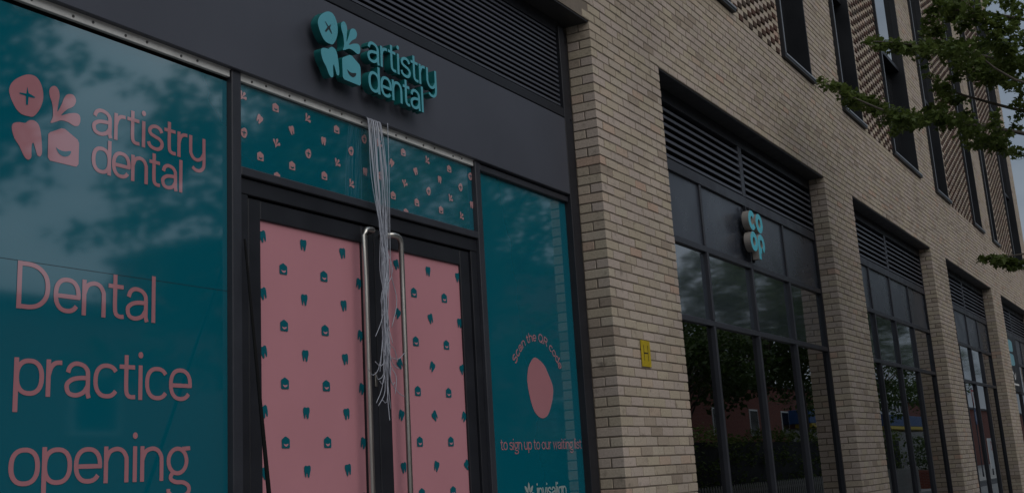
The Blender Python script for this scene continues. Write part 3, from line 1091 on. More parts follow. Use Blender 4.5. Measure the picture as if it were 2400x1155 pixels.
# doors
dframe = MB()
dframe.cbox(4.475, 6.776, 0.222, 0.290, 3.080, 3.160, 0.003)
dframe.cbox(4.476, 4.545, 0.224, 0.290, 0.0, 3.078, 0.003)
dframe.cbox(6.700, 6.775, 0.224, 0.290, 0.0, 3.078, 0.003)
dframe.build('door_frame', M['frame'], shop)
MB().box(4.477, 6.774, 0.245, 0.292, 3.161, 3.167).build('head_gap', M['black'], shop)
YD = 0.252
def door(u0, u1, g0, g1, teeth, houses, edge_teeth, hu, hdir):
    m_ = MB()
    m_.cbox(u0, g0, 0.236, 0.285, 0.03, 3.070, 0.004)
    m_.cbox(g1, u1, 0.236, 0.285, 0.03, 3.070, 0.004)
    m_.cbox(g0, g1, 0.2365, 0.2845, 2.970, 3.069, 0.004)
    m_.cbox(g0, g1, 0.2365, 0.2845, 0.031, 0.26, 0.004)
    d = m_.build('door', M['frame'], shop)
    MB().box(g0, g1, YD, YD + 0.012, 0.26, 2.970).build('door_glass', M['pinkd'], d)
    lst = []
    for r in range(9):
        for u in teeth:
            lst.append(('to', u, 2.888 - 0.2955 * r))
        for u in edge_teeth:
            lst.append(('to', u, 2.731 - 0.2955 * r))
        for u in houses:
            lst.append(('ho', u, 2.738 - 0.2955 * r))
    icons(lst, d, M['tealp'], M['pinkd'], YD - 0.003, 1.22)
    # tall tubular pull handle, cranked towards the meeting stile
    z1, z0, yh = 3.030, 0.62, 0.165
    e = hdir
    path = [(hu + e * 0.115, 0.240, z1)]
    path += [(hu + e * 0.100, 0.19, z1 + 0.003), (hu + e * 0.085, yh + 0.003, z1 + 0.004), (hu + e * 0.07, yh, z1 + 0.004), (hu + e * 0.035, yh, z1 + 0.002), (hu + e * 0.018, yh, z1 - 0.004), (hu + e * 0.006, yh, z1 - 0.018), (hu, yh, z1 - 0.04)]
    path += [(hu, yh, z1 - 0.3), (hu, yh, z0 + 0.3), (hu, yh, z0 + 0.04), (hu + e * 0.006, yh, z0 + 0.018), (hu + e * 0.018, yh, z0 + 0.004), (hu + e * 0.035, yh, z0), (hu + e * 0.085, yh + 0.003, z0), (hu + e * 0.1, 0.19, z0), (hu + e * 0.115, 0.24, z0)]
    MB().tube(path, 0.0165, 14).build('pull_handle', M['steel'], d, True)
    return d
d1 = door(4.560, 5.630, 4.652, 5.514, (4.679, 5.010, 5.348), (4.841, 5.179), (5.497,), 5.446, 1)
d2 = door(5.636, 6.690, 5.757, 6.580, (5.872, 6.220, 6.560), (6.050, 6.390), (), 5.808, -1)
MB().cbox(5.596, 5.616, 0.228, 0.237, 2.155, 2.235, 0.002).build('lock_plate', M['steel'], d1)
MB().box(5.6305, 5.6355, 0.250, 0.28, 0.03, 3.07).build('meeting_gap', M['black'], shop)
MB().cbox(4.475, 6.776, 0.18, 0.33, 0.002, 0.028).build('threshold', M['steel'], shop)
MB().box(A, B, 0.33, 0.345, 0.0, 3.75).build('backing_board', M['black'], shop)

# ------------------------------------------------------------------ raised sign on the fascia
YS = 0.088
sign = empty('fascia_sign', (5.6, 0.16, 4.0), 'teal raised letters and tooth emblem on the charcoal fascia', 'sign')
SU, SZ, SK = 4.970, 3.822, 1.052
def sp(p):
    return (SU + p[0] * SK, SZ + p[1] * SK)
for nme in ('circle', 'sprout', 'tooth', 'house'):
    poly = [sp(p) for p in shape(nme)]
    m_ = MB()
    m_.cur = 1
    m_.prism(poly, YS + 0.0003, YS + 0.050)
    m_.cur = 0
    m_.flat(poly, YS)
    o = m_.build({'circle': 'emblem_circle', 'sprout': 'emblem_sprout', 'tooth': 'emblem_tooth', 'house': 'emblem_house'}[nme], [M['signface'], M['signside']], sign)
    if nme == 'circle':
        c0 = (0.088, 0.272)
        MB().flat([sp(p) for p in at(LOGO['plus'], c0[0], c0[1], 1.0, c0, rot=-0.75)], YS - 0.0012).build('cross_cutout', M['signdark'], o)
    if nme == 'house':
        MB().flat([sp(p) for p in shape('smile')], YS - 0.0012).build('smile_cutout', M['signdark'], o)
for s_, u0, u1, bz, xh in (('artistry', 3.550, 4.270, 3.184, 0.125), ('dental', 3.552, 4.114, 3.012, 0.123)):
    W = text_width(s_)
    wd = 0.0205 * SK
    k = ((u1 - u0) * SK - wd) / W
    x = sp((u0 - 3.116, 0))[0] + wd * 0.5 - 0.09 * k
    for c in s_:
        m_ = MB()
        glyph_geo(m_, c, (lambda p, x=x: (x + p[0] * k, SZ + (bz - 3.0 + tall(p[1], 1.29 if c in 'dl' else 1.42) * xh) * SK)), wd, YS, YS + 0.050)
        m_.build('letter', [M['signface'], M['signside']], sign)
        x += GL[c][0] * k
for (u, z) in [(5.06, 4.10), (5.08, 3.90), (5.25, 3.92), (5.27, 4.06), (5.5, 4.06), (5.72, 4.05), (5.95, 4.06), (6.13, 4.06), (5.48, 3.88), (5.72, 3.88), (5.98, 3.88)]:
    MB().tube([(u, YS + 0.048, z), (u, 0.179, z)], 0.008, 6).build('standoff_pin', M['signdark'], sign)

# ------------------------------------------------------------------ hanging cables, leaning rod, hydrant plate
cb = empty('cable_bundle', (5.57, 0.19, 3.66), 'bundle of loose white cables hanging over the door handles from the fascia', 'cables')
cr_ = random.Random(11)
# a strand: top u, tail points (u,z) below the bundle
tails = [[(5.50, 2.50), (5.43, 2.41)], [(5.52, 2.35), (5.47, 2.22)], [(5.53, 2.20), (5.44, 2.05)], [(5.54, 2.15), (5.52, 2.0), (5.507, 1.955)],
         [(5.57, 2.35), (5.66, 2.30), (5.74, 2.34)], [(5.56, 2.22), (5.63, 2.12), (5.70, 2.09)], [(5.50, 2.28), (5.42, 2.20), (5.36, 2.235)],
         [(5.56, 2.30), (5.60, 2.20), (5.58, 2.10)], [(5.54, 2.25), (5.48, 2.18), (5.45, 2.20)], [(5.55, 2.10), (5.50, 2.07)],
         [(5.56, 2.40), (5.62, 2.35), (5.65, 2.28)], [(5.53, 2.42), (5.50, 2.32)], [(5.58, 2.50), (5.57, 2.30)], [(5.55, 2.25), (5.58, 2.02)],
         [(5.52, 2.45), (5.55, 2.28)], [(5.57, 2.42), (5.52, 2.24)], [(5.54, 2.30), (5.53, 2.12), (5.45, 2.035)], [(5.56, 2.36), (5.55, 2.18)]]
tails += [[(5.53, 2.32), (5.46, 2.25), (5.40, 2.27)], [(5.55, 2.38), (5.61, 2.27), (5.68, 2.25)], [(5.55, 2.30), (5.50, 2.16), (5.47, 2.17)], [(5.56, 2.28), (5.60, 2.16), (5.63, 2.17)]] + [[(5.56, 2.45), (5.575, 2.38 - 0.03 * k_)] for k_ in range(2)]
cr_.shuffle(tails)
for i, tl in enumerate(tails):
    f = (i + 0.5) / len(tails)
    ut = 5.515 + 0.135 * f
    pts = [(ut + 0.02, 0.235, 3.70), (ut + 0.012, 0.205, 3.722), (ut + 0.006, 0.185, 3.715), (ut, 0.170 - cr_.uniform(0, .012), 3.66)]
    um = 5.535 + 0.085 * cr_.random()
    pts += [(ut - 0.010 + cr_.uniform(-.006, .006), 0.145 - cr_.uniform(0, .02), 3.34),
            (5.527 + 0.078 * f + cr_.uniform(-.02, .02), 0.130 - cr_.uniform(0, .02), 3.02),
            (um + cr_.uniform(-.01, .01), 0.128 - cr_.uniform(0, .025), 2.80),
            (5.525 + 0.06 * cr_.random(), 0.128 - cr_.uniform(0, .025), 2.62)]
    yy = 0.125 - cr_.uniform(0, .03)
    for (u, z) in tl:
        pts.append((u, yy, z))
        yy -= cr_.uniform(-.01, .02)
    # smooth through the points
    P = []
    q = [pts[0]] + pts + [pts[-1]]
    for a in range(1, len(q) - 2):
        p0, p1, p2, p3 = (np.array(q[a + j]) for j in (-1, 0, 1, 2))
        for t in (0, .25, .5, .75):
            P.append(tuple(0.5 * ((2 * p1) + (-p0 + p2) * t + (2 * p0 - 5 * p1 + 4 * p2 - p3) * t * t + (-p0 + 3 * p1 - 3 * p2 + p3) * t ** 3)))
    P.append(pts[-1])
    MB().tube(P, 0.0021, 6).build('cable', M['cable'], cb, True)
P = smooth([(5.672, 3.70), (5.668, 3.40), (5.655, 3.05), (5.652, 2.80), (5.700, 2.64), (5.640, 2.48)], 5)
MB().tube([(p[0], 0.135, p[1]) for p in P], 0.0024, 5).build('cable', M['cable'], cb, True)

rod = MB().tube([(4.480, 0.190, 2.835), (4.2457, -0.15, 1.612), (3.94, -0.595, 0.012)], 0.0055, 8, True, 0.016).build('leaning_rod', M['rod'])
tag(rod, 'thin dark rod leaning against the door frame beside the pink left door', 'rod')

hy = empty('hydrant_plate', (8.93, 0.0, 2.5), 'yellow hydrant marker plate with black H on the nearest brick pier', 'sign')
MB().cbox(8.842, 9.016, -0.012, -0.004, 2.404, 2.612, 0.0015).build('plate', M['yellow'], hy)
m_ = MB()
for st in ([(8.885, 2.45), (8.885, 2.575)], [(8.965, 2.45), (8.965, 2.575)]):
    stroke_geo(m_, st, 0.008, -0.0130)
stroke_geo(m_, [(8.885, 2.512), (8.965, 2.512)], 0.012, -0.0136)
m_.build('letter', M['ink'], hy)

# ------------------------------------------------------------------ glazed bays of the supermarket
ORD = ['nearest', 'second', 'third', 'farthest']
LAB = ['dark glazed bay with louvres carrying the cyan four letter sign', 'dark glazed bay with louvres between the second and third brick piers',
       'narrow looking dark glazed bay just left of the last brick pier', 'dark glazed bay cut by the right edge, holding a small light blue poster']
def bay(k):
    a, b = PIERS[k][1], PIERS[k + 1][0]
    t = empty('glazed_bay', ((a + b) / 2, 0.22, 0), LAB[k - 1], 'shopfront', 'glazed bays of the supermarket')
    f = MB()
    f.box(a + 0.002, a + 0.05, YF, 0.29, 0, ZT - 0.016)
    f.box(b - 0.05, b - 0.002, YF, 0.29, 0, ZT - 0.016)
    f.box(a + 0.051, b - 0.051, YF + 0.002, 0.29, 5.02, ZT - 0.017)
    f.box(a + 0.051, b - 0.051, YF + 0.002, 0.29, 0.0, 0.16)
    f.build('outer_frame', M['frame'], t)
    MB().cbox(a + 0.052, b - 0.052, YF + 0.004, 0.28, 4.345, 4.452, 0.003).build('transom', M['framelite'], t)
    for z0, z1 in ((3.655, 3.715), (2.925, 2.978)):
        MB().cbox(a + 0.052, b - 0.052, YF + 0.004, 0.28, z0, z1, 0.003).build('transom', M['framelite'], t)
    us = [a + 0.014 + 1.3555 * j for j in range(5)]
    us[0], us[4] = a + 0.03, b - 0.03
    for j in (1, 2, 3):
        for z0, z1 in ((3.717, 4.343), (2.980, 3.653), (0.162, 2.923)):
            MB().cbox(us[j] - 0.024, us[j] + 0.024, YF - 0.002 if z1 < 3.7 else YF + 0.012, 0.28, z0, z1, 0.003).build('mullion', M['framelite'], t)
    mid = us[2]
    MB().cbox(mid - 0.055, mid + 0.055, YF + 0.001, 0.28, 4.454, 5.018, 0.003).build('mullion', M['framelite'], t)
    for j in range(4):
        p0, p1 = us[j] + 0.022, us[j + 1] - 0.022
        MB().box(p0, p1, 0.232, 0.245, 3.716, 4.344).build('spandrel_panel', M['panel'], t)
        MB().box(p0, p1, 0.238, 0.250, 2.979, 3.654).build('pane', M['film'], t)
        MB().box(p0, p1, 0.240, 0.252, 0.161, 2.924).build('pane', M['glass'], t)
    MB().box(a, b, 0.30, 0.31, 2.95, ZT - 0.016).build('backing_board', M['black'], t)
    for (s0, s1) in ((a + 0.052, mid - 0.056), (mid + 0.056, b - 0.052)):
        lv = MB().box(s0, s0 + 0.02, YF + 0.012, 0.28, 4.453, 5.019).build('louvre', M['frame'], t)
        first = None
        for q in range(7):
            if first is None:
                pr_ = [(0.205, 0.0), (0.205, 0.028), (0.212, 0.034), (0.285, 0.072), (0.289, 0.066), (0.212, 0.0)]
                n = len(pr_)
                m_ = MB()
                m_.add([(s0 + 0.021, p[0], 4.466 + p[1]) for p in pr_] + [(s1, p[0], 4.466 + p[1]) for p in pr_],
                       [(i, i + n, (i + 1) % n + n, (i + 1) % n) for i in range(n)] + [tuple(range(n)), tuple(range(n, 2 * n))[::-1]])
                first = m_.build('slat', M['fascia'], lv)
            else:
                o = first.copy()
                COL.objects.link(o)
                o.parent = lv
                o.location = first.location + Vector((0, 0, 0.0765 * q))
    return t, us
bays = [bay(k) for k in (1, 2, 3, 4)]
# dark shop floor behind the glass
m_ = MB()
m_.box(PIERS[1][1] - 0.2, UEND - 0.5, 5.8, 5.9, 0, 3.4)
m_.box(PIERS[1][1] - 0.2, UEND - 0.5, 0.37, 5.8, 3.3, 3.4)
m_.box(PIERS[1][1] - 0.2, UEND - 0.5, 0.31, 5.8, -0.1, 0.001)
m_.box(PIERS[1][1] - 0.3, PIERS[1][1] - 0.2, 0.37, 5.8, 0, 3.4)
o = m_.build('interior_wall', M['room'])
tag(o, 'unlit shop interior behind the dark glazing', 'room', kind='structure')
for i, (u0, u1) in enumerate(((18.83, 20.0), (17.1, 17.86))):
    m_ = MB()
    m_.cbox(u0, u1, 2.98, 3.03, 3.085, 3.115, 0.004)
    o = m_.build('strip_light', M['lamp'])
    tag(o, ('longer' if i == 0 else 'shorter') + ' lit ceiling tube seen through the nearest glazed bay', 'light', 'ceiling tubes inside the supermarket')

# four letter sign hung in front of the nearest bay
cs = empty('hanging_sign', (12.51, 0.2, 4.0), 'four stacked cyan rounded letters fixed to the mullion of the nearest glazed bay', 'sign')
YC = 0.10
def fat(strokes, wd, nm='letter'):
    m_ = MB()
    for k_, st in enumerate(strokes):
        stroke_geo(m_, st, wd, YC - 0.0004 * k_, YC + 0.075, 0, 1)
    return m_.build(nm, [M['cyan'], M['cyanside']], cs)
RX, RZ, WD = 0.080, 0.078, 0.074
cx1, cx2, cz1, cz2 = 12.382, 12.625, 4.150, 3.920
fat([ell(cx1, cz1, RX, RZ, 35, 325, 24)], WD)
fat([ell(cx2, cz1, RX, RZ)], WD)
fat([ell(cx1, cz2, RX, RZ)], WD)
fat([ell(cx2, cz2, RX, RZ, -60, 268, 24), [(cx2 - RX, cz2 + 0.03), (cx2 - RX, cz2 - 0.175)]], WD)
MB().box(cx1 + 0.06, cx2 - 0.06, YC + 0.03, YC + 0.074, cz1 - 0.02, cz1 + 0.02).build('link_bar', M['cyanside'], cs)
for u in (12.45, 12.57):
    MB().box(u - 0.010, u + 0.010, YC + 0.076, 0.205, 3.72, 4.33).build('bracket', M['frame'], cs)

# small poster sign in the bay cut by the picture edge
a5 = PIERS[4][1]
ps = empty('poster_sign', (a5 + 1.6, 0.2, 3.6), 'dark poster box with two light blue tiles in the bay at the right edge', 'sign')
MB().cbox(a5 + 0.65, a5 + 2.6, 0.150, 0.198, 2.95, 4.33, 0.006).build('panel', M['frame'], ps)
m_ = MB()
for zc in (4.06, 3.72):
    m_.flat(smooth_closed([(a5 + 1.0, zc - 0.13), (a5 + 1.75, zc - 0.13), (a5 + 1.85, zc), (a5 + 1.75, zc + 0.13), (a5 + 1.0, zc + 0.13), (a5 + 0.92, zc)]), 0.1485)
m_.build('blue_tile', principled('pale_blue_print', (0.16, 0.36, 0.42), 0.4), ps)
m_ = MB()
stroke_geo(m_, smooth([(a5 + 1.0, 3.30), (a5 + 1.1, 3.42), (a5 + 1.35, 3.36), (a5 + 1.5, 3.25), (a5 + 1.7, 3.40)]), 0.06, 0.1482)
stroke_geo(m_, [(a5 + 0.95, 3.12), (a5 + 2.0, 3.12)], 0.05, 0.1482)
m_.build('white_mark', M['wht'], ps)

# ------------------------------------------------------------------ trees
def leaf_shape():
    # five lobed leaf, unit size, stem at origin, lying in xy
    pts = [(0, 0), (.20, -.06), (.48, .06), (.34, .22), (.56, .50), (.26, .50), (0.0, 1.0), (-.26, .50), (-.56, .50), (-.34, .22), (-.48, .06), (-.20, -.06)]
    return np.array([(x, y, 0.10 * abs(x) - 0.12 * y * y) for x, y in pts]), [(0, 1, 2, 3), (0, 3, 4, 5), (0, 5, 6, 7), (0, 7, 8, 9), (0, 9, 10, 11)]
def quad_leaf():
    return np.array([(0, 0, 0), (.38, .45, .05), (0, 1, -.08), (-.38, .45, .05)]), [(0, 1, 2, 3)]
def leaves(clumps, per_vol, size, seed, mat, name, parent, shapef=leaf_shape, flatness=0.55, nmin=6):
    r = np.random.default_rng(seed)
    lv, lf = shapef()
    V, F = [], []
    nv = len(lv)
    cnt = 0
    for (x, y, z, rad) in clumps:
        n = max(nmin, int(per_vol * rad ** 2))
        d = r.normal(size=(n, 3))
        d /= np.linalg.norm(d, axis=1)[:, None]
        rr = rad * r.random(n) ** 0.45
        pos = np.array([x, y, z]) + d * rr[:, None] * np.array([1.15, 1.15, 0.75])
        yaw = r.random(n) * 6.283
        tilt = r.normal(0, flatness, n) + 0.25
        roll_ = r.normal(0, flatness * 0.8, n)
        s = size * r.uniform(0.6, 1.25, n)
        for i in range(n):
            cy_, sy_ = math.cos(yaw[i]), math.sin(yaw[i])
            ct, st = math.cos(-tilt[i]), math.sin(-tilt[i])
            cr0, sr0 = math.cos(roll_[i]), math.sin(roll_[i])
            Rz = np.array([[cy_, -sy_, 0], [sy_, cy_, 0], [0, 0, 1]])
            Rx = np.array([[1, 0, 0], [0, ct, -st], [0, st, ct]])
            Ry = np.array([[cr0, 0, sr0], [0, 1, 0], [-sr0, 0, cr0]])
            V.append((lv * s[i]) @ (Rz @ Rx @ Ry).T + pos[i])
            F.extend([[q + cnt * nv for q in f] for f in lf])
            cnt += 1
    me = bpy.data.meshes.new(name)
    me.from_pydata(np.concatenate(V).tolist(), [], F)
    me.materials.append(mat)
    return link(name, me, parent)

CL = [(13.29, -0.61, 5.82, 0.067), (13.95, -0.56, 5.92, 0.092), (13.57, -0.81, 5.67, 0.109), (14.09, -0.86, 5.72, 0.126), (14.14, -1.01, 5.62, 0.134), (12.91, -1.4, 5.18, 0.126), (12.79, -1.59, 5.04, 0.134), (14.6, -1.48, 5.51, 0.143), (13.33, -1.84, 5.16, 0.118), (13.28, -1.98, 5.05, 0.134), (14.94, -1.94, 5.36, 0.143), (13.79, -2.24, 4.94, 0.126), (14.59, -2.29, 4.99, 0.101), (13.81, -2.49, 4.71, 0.101), (14.16, -1.19, 5.31, 0.101), (13.1, -1.53, 5.03, 0.076), (14.15, -2.01, 4.99, 0.118), (14.67, -2.16, 5.02, 0.092), (13.91, -1.04, 6.36, 0.067), (14.39, -1.1, 6.49, 0.118), (14.24, -1.28, 6.34, 0.126), (12.91, -1.67, 5.83, 0.101), (14.42, -1.59, 6.33, 0.143), (14.06, -1.82, 6.19, 0.151), (13.42, -2.06, 5.92, 0.151), (12.84, -2.27, 5.66, 0.151), (14.66, -2.24, 6.14, 0.185), (13.8, -2.5, 5.78, 0.176), (14.34, -2.62, 5.86, 0.176), (14.68, -1.55, 6.19, 0.059), (14.33, -2.2, 5.82, 0.151), (14.78, -2.32, 5.83, 0.134), (13.63, -2.6, 5.42, 0.118), (14.52, -1.95, 6.05, 0.109), (13.74, -1.81, 6.39, 0.101), (14.81, -1.8, 6.75, 0.134), (14.69, -2.01, 6.75, 0.143), (12.98, -2.37, 6.16, 0.126), (13.06, -2.5, 5.96, 0.118), (13.24, -2.64, 5.93, 0.134), (14.88, -2.65, 6.37, 0.134), (13.72, -1.94, 6.56, 0.109), (14.14, -2.07, 6.72, 0.109), (13.42, -2.79, 6.19, 0.092), (13.88, -2.59, 6.5, 0.084), (13.61, -2.02, 3.59, 0.076), (13.53, -2.16, 3.55, 0.084), (14.04, -2.22, 3.57, 0.084), (14.04, -2.34, 3.54, 0.084), (14.74, -2.47, 5.35, 0.076), (14.25, -2.58, 5.38, 0.067), (14.8, -1.64, 5.93, 0.092), (14.64, -1.75, 5.78, 0.101), (14.94, -1.84, 5.73, 0.101), (14.24, -1.69, 5.49, 0.092), (13.12, -2.39, 5.0, 0.076)]
tree = empty('street_tree', (14.3, -4.22, 0), 'leafy street tree whose branches reach in from the right in front of the upper windows', 'tree')
MB().tube([(14.3, -4.22, 0), (14.32, -4.24, 1.5), (14.26, -4.19, 3.0), (14.28, -4.14, 4.6), (14.32, -4.06, 6.3), (14.28, -4.0, 8.6)], 0.16, 12, True, 0.06).build('trunk', M['bark'], tree, True)
br = [[(14.28, -4.18, 3.78), (14.2, -3.3, 4.62), (13.94, -2.54, 4.96), (13.69, -1.87, 5.17), (13.69, -1.28, 5.38), (13.69, -0.78, 5.72), (13.36, -0.61, 5.82)], [(14.28, -4.14, 4.62), (14.28, -3.3, 5.46), (14.28, -2.54, 5.88), (14.28, -1.79, 6.22), (14.2, -1.28, 6.39), (13.94, -1.03, 6.39)], [(14.31, -4.1, 5.3), (14.11, -3.3, 5.97), (13.94, -2.63, 6.3), (14.28, -2.04, 6.64), (14.62, -1.79, 6.81)], [(14.28, -4.14, 4.37), (14.45, -3.13, 5.04), (14.62, -2.37, 5.46), (14.7, -1.79, 5.8), (14.7, -1.53, 6.05)], [(14.28, -4.18, 3.11), (14.2, -3.3, 3.53), (13.94, -2.63, 3.62), (13.69, -2.12, 3.59)], [(14.28, -4.14, 4.29), (13.61, -3.47, 4.96), (13.27, -2.63, 5.38), (12.94, -2.29, 5.72)]]
for b_ in br:
    P = []
    q = [b_[0]] + b_ + [b_[-1]]
    for a in range(1, len(q) - 2):
        p0, p1, p2, p3 = (np.array(q[a + j]) for j in (-1, 0, 1, 2))
        for t in (0, .33, .66):
            P.append(tuple(0.5 * ((2 * p1) + (-p0 + p2) * t + (2 * p0 - 5 * p1 + 4 * p2 - p3) * t * t + (-p0 + 3 * p1 - 3 * p2 + p3) * t ** 3)))
    P.append(b_[-1])
    MB().tube(P, 0.032, 7, True, 0.005).build('branch', M['bark'], tree, True)
tr_ = random.Random(5)
extra = []
for k in range(70):              # the rest of the crown, outside the picture
    ang = tr_.uniform(0, 6.283)
    rr = tr_.uniform(0.4, 2.6)
    x, y, z = 14.4 + rr * math.cos(ang), -4.7 + rr * math.sin(ang) * 0.9, tr_.uniform(4.4, 8.6)
    if y > -3.35:
        continue
    extra.append((x, y, z, tr_.uniform(0.3, 0.5)))
cq = random.Random(8)
more = []
for c in CL:
    near = sorted(CL, key=lambda d: (d[0] - c[0]) ** 2 * 0.2 + (d[1] - c[1]) ** 2 + (d[2] - c[2]) ** 2)[1:4]
    for d in near:
        if (d[1] - c[1]) ** 2 + (d[2] - c[2]) ** 2 < 0.36:
            t = cq.uniform(0.35, 0.65)
            more.append(tuple(c[k] + (d[k] - c[k]) * t + (cq.uniform(-0.05, 0.05) if k < 3 else 0) for k in range(3)) + (0.85 * min(c[3], d[3]),))
leaves(CL + more, 4300, 0.060, 3, M['leaf'], 'crown', tree)
for b_ in br:                    # foliage along the limbs towards the trunk
    for p, q in zip(b_, b_[1:]):
        for t in (0.15, 0.5, 0.85):
            c = [p[k] + (q[k] - p[k]) * t for k in range(3)]
            if -3.9 < c[1] < -2.8:
                extra += [(c[0] + tr_.uniform(-.35, .35), c[1] - abs(tr_.uniform(0, .12)), c[2] + tr_.uniform(-.25, .3), tr_.uniform(.18, .28)) for _ in range(3)]
leaves(extra, 420, 0.09, 4, M['leaf'], 'outer_crown', tree)

def far_tree(x, y, h, r, zc, n, seed, label):
    t = empty('street_tree', (x, y, 0), label, 'tree', 'trees along the far side of the street')
    q = random.Random(seed)
    MB().tube([(x, y, -.1), (x + .05, y, h * .35), (x - .05, y + .1, h * .7), (x, y, h * .92)], 0.16, 9, True, 0.04).build('trunk', M['bark'], t, True)
    cl = []
    rz = h - zc
    for k in range(n):
        while True:
            p = [q.uniform(-1, 1) for _ in range(3)]
            if 0.15 < sum(c * c for c in p) < 1:
                break
        cl.append((x + p[0] * r, y + p[1] * r, zc + p[2] * rz, q.uniform(.38, .72)))
    for c in cl[::6]:
        MB().tube([(x, y, min(zc, c[2]) - .8), ((x + c[0]) / 2, (y + c[1]) / 2, (zc + c[2]) / 2), c[:3]], 0.04, 5, True, 0.01).build('branch', M['bark'], t, True)
    if label.startswith('dense tree'):
        cl += [(13.9 - 0.35 * k, y + 0.2, 8.0 + 0.05 * k, 0.3) for k in range(6)] + [(14.2 - 0.32 * k, y, 6.1 - 0.1 * k, 0.38) for k in range(7)] + [(13.2 + 0.4 * k, y, 4.6 + 0.12 * (k % 3), 0.5) for k in range(9)] + [(12.6 + 0.4 * k, y, 3.7, 0.5) for k in range(10)]
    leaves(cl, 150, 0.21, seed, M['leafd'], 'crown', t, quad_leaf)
    return t
for i, (x, y, h, r, zc, n, lb) in enumerate([
        (10.2, -10.2, 10.0, 1.3, 7.8, 60, 'slender tree mirrored at the left edge of the teal window'),
        (16.6, -10.0, 9.6, 2.5, 6.6, 150, 'dense tree mirrored in the teal window right of the pink lettering'),
        (21.5, -11.0, 11.5, 3.6, 7.4, 170, 'broad tree mirrored in the patterned fanlight over the doors'),
        (27.0, -12.0, 6.8, 2.8, 4.4, 60, 'low tree mirrored in the teal window beside the doors'),
        (37.5, -10.5, 6.1, 3.0, 4.8, 110, 'dark tree mirrored at the left of the nearest glazed bay'),
        (44.0, -10.0, 9.8, 3.6, 6.9, 190, 'dark tree mirrored in the middle of the nearest glazed bay'),
        (51.0, -10.5, 11.6, 3.8, 7.8, 220, 'dark tree mirrored at the right of the nearest glazed bay'),
        (60.0, -11.0, 11.0, 3.8, 6.8, 170, 'green tree mirrored in the second glazed bay'),
        (70.0, -11.5, 10.0, 3.6, 6.8, 100, 'green tree mirrored behind the last panes of the second glazed bay'),
        (95.0, -13.0, 10.0, 3.2, 7.4, 60, 'tree mirrored above the road signs in the third glazed bay')]):
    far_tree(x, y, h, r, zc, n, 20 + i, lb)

# ------------------------------------------------------------------ across the street (seen mirrored in the glass)
def hedge():
    o = empty('hedge', (38, -8.6, 0), 'clipped dark green hedge behind pale pickets, mirrored in the nearest glazed bay', 'hedge')
    MB().box(20, 58, -9.0, -8.3, -0.12, 2.3).build('core', M['black'], o)
    q = random.Random(9)
    cl = []
    x = 20.0
    while x < 58:
        for zz in (0.4, 1.1, 1.8, 2.4):
            cl.append((x + q.uniform(-.2, .2), -8.35 + q.uniform(-.15, .1), zz + q.uniform(-.2, .2), q.uniform(.3, .42)))
        x += 0.45
    leaves(cl, 420, 0.12, 77, M['leaf'], 'foliage', o, quad_leaf)
hedge()
fn = empty('picket_fence', (38, -7.6, 0), 'low pale picket fence in front of the hedge, mirrored in the nearest glazed bay', 'fence')
for z in (0.25, 0.85):
    MB().box(20, 58, -7.62, -7.58, z, z + 0.08).build('rail', M['timber'], fn)
m_ = MB()
m_.add([(20.0, -7.575, -0.1), (20.09, -7.575, -0.1), (20.09, -7.575, 1.02), (20.045, -7.575, 1.10), (20.0, -7.575, 1.02),
        (20.0, -7.555, -0.1), (20.09, -7.555, -0.1), (20.09, -7.555, 1.02), (20.045, -7.555, 1.10), (20.0, -7.555, 1.02)],
       [(0, 1, 2, 3, 4), (9, 8, 7, 6, 5), (0, 5, 6, 1), (1, 6, 7, 2), (2, 7, 8, 3), (3, 8, 9, 4), (4, 9, 5, 0)])
p0 = m_.build('pale', M['timber'], fn)
for k in range(1, 190):
    o = p0.copy()
    COL.objects.link(o)
    o.parent = fn
    o.location = p0.location + Vector((0.2 * k, 0, 0))

ob = empty('red_brick_terrace', (55, -22, 0), 'low red brick terrace across the street, mirrored in the dark glazing', 'building')
MB().box(-30, 280, -28, -20, -0.12, 6.4).build('wall', M['red'], ob)
MB().box(-30.2, 280.2, -28.2, -19.8, 6.4, 6.62).build('parapet', M['slate'], ob)
MB().box(33, 60, -32, -20.6, 6.62, 10.7).build('added_block', M['red'], ob)  # unseen tall block, added to keep bright sky out of the window reflections
MB().box(32.7, 60.3, -32.3, -20.3, 10.7, 10.95).build('parapet', M['slate'], ob)  # coping of the added tall block
wm = None
for k in range(26):
    x = -24 + 6.4 * k
    if 98 < x < 126:
        continue
    m_ = MB()
    if wm is None:
        m_.box(x, x + 1.6, -20.0, -19.95, 3.3, 4.9)
        wo = m_.build('window', M['wht'], ob)
        go = MB().box(x + 0.1, x + 1.5, -19.95, -19.93, 3.4, 4.8).build('pane', M['paneblk'], wo)
        wm = (wo, go, x)
    else:
        o = wm[0].copy()
        COL.objects.link(o)
        o.parent = ob
        o.location = wm[0].location + Vector((x - wm[2], 0, 0))
        g_ = wm[1].copy()
        COL.objects.link(g_)
        g_.parent = o
        g_.location = wm[1].location
for (x0, x1) in ((80, 88), (102, 127)):
    MB().cbox(x0, x1, -19.99, -18.6, 4.05, 4.95, 0.03).build('blue_canopy', M['blue'], ob)
    MB().box(x0 + 0.3, x1 - 0.3, -19.7, -18.58, 3.80, 4.04).build('yellow_band', M['ylw'], ob)
    MB().box(x0 + 0.2, x1 - 0.2, -19.995, -19.96, 0.2, 3.79).build('shop_window', M['paneblk'], ob)
MB().box(104.0, 116.0, -19.98, -19.85, 5.15, 6.5).build('white_board', M['wht'], ob)
m_ = MB()
for k in range(7):
    x = 105.0 + 1.5 * k
    m_.box(x, x + 1.0, -19.85, -19.83, 5.45, 6.2)
m_.build('dark_print', M['ink'], ob)

pv = MB().box(-60, 300, -20, -7.4, -0.115, -0.02).build('far_pavement', M['paving'])
tag(pv, 'grey paving on the far side of the road', 'pavement', kind='structure')

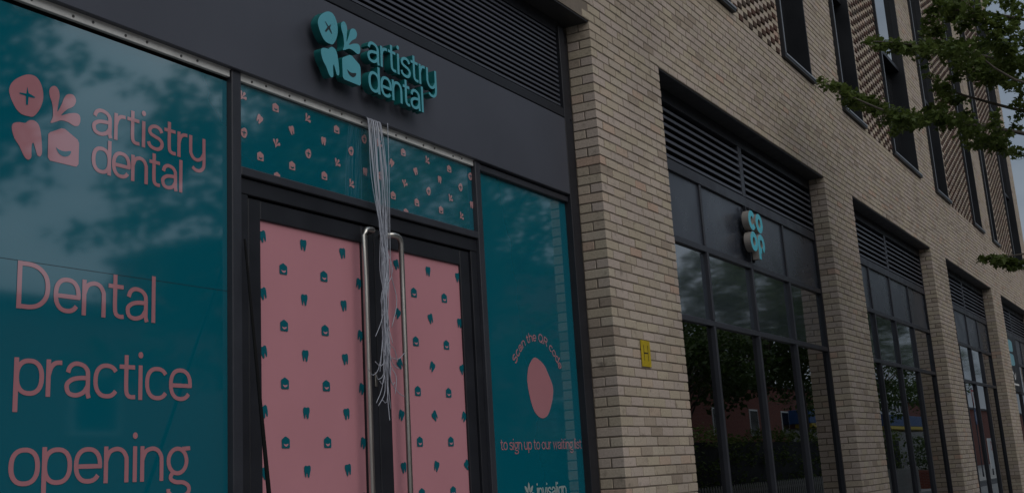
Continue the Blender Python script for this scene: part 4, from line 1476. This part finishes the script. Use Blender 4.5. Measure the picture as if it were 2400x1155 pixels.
def post_sign(name, x, y, z, kind, label):
    t = empty(name, (x, y, 0), label, 'road sign')
    MB().tube([(x, y - 0.05, -0.1), (x, y - 0.05, z + 0.5)], 0.04, 8).build('post', M['framelite'], t)
    if kind == 'yield':
        tri = lambda r, yy: [(x - 0.87 * r, z + 0.5 * r), (x + 0.87 * r, z + 0.5 * r), (x, z - r)]
        for r, yy, mm, nm in ((0.75, y + 0.02, M['redp'], 'border'), (0.52, y + 0.03, M['wht'], 'face')):
            m_ = MB()
            P = tri(r, yy)
            m_.add([(p[0], yy, p[1]) for p in P] + [(p[0], yy - 0.02, p[1]) for p in P], [(0, 1, 2), (5, 4, 3), (0, 3, 4, 1), (1, 4, 5, 2), (2, 5, 3, 0)])
            m_.build(nm, mm, t)
        z2 = z - 1.35
        for r, yy, mm, nm in ((0.55, y + 0.02, M['blue'], 'blue_disc'),):
            P = [(x + r * math.cos(a * math.pi / 12), z2 + r * math.sin(a * math.pi / 12)) for a in range(24)]
            m_ = MB()
            m_.add([(p[0], yy, p[1]) for p in P], [tuple(range(24))])
            m_.build(nm, mm, t)
        MB().box(x - 0.08, x + 0.08, y + 0.021, y + 0.03, z2 - 0.3, z2 + 0.3).build('arrow', M['wht'], t)
    else:
        MB().cbox(x - 1.0, x + 1.0, y, y + 0.05, z - 1.5, z + 0.5, 0.01).build('board', M['wht'], t)
        P = ell(x + 0.1, z, 0.28, 0.28)
        L_, R_ = ribbon_pts(P, 0.1)
        m_ = MB()
        vs_ = []
        for l, r in zip(L_, R_):
            vs_ += [(l[0], y + 0.052, l[1]), (r[0], y + 0.052, r[1])]
        m_.add(vs_, [(2 * i, 2 * i + 2, 2 * i + 3, 2 * i + 1) for i in range(len(L_) - 1)])
        m_.build('red_ring', M['redp'], t)
    return t
post_sign('give_way_sign', 84.8, -9.0, 5.15, 'yield', 'red bordered triangle over a blue disc, mirrored in the third glazed bay')
post_sign('notice_board', 89.2, -9.0, 1.9, 'board', 'pale board with a red ring, mirrored low in the third glazed bay')
pl = empty('brick_planter', (64.5, -8.5, 0), 'red brick planter with a shrub, mirrored low in the second glazed bay', 'planter')
MB().cbox(62.4, 67.0, -9.4, -7.7, -0.12, 0.85, 0.03).build('box', M['red'], pl)
MB().box(62.6, 66.8, -9.2, -7.9, 0.85, 0.88).build('soil', M['soil'], pl)
q = random.Random(4)
leaves([(q.uniform(62.8, 66.6), q.uniform(-9.0, -8.1), q.uniform(1.1, 2.4), q.uniform(.3, .5)) for k in range(40)], 150, 0.16, 12, M['leafd'], 'shrub', pl, quad_leaf)
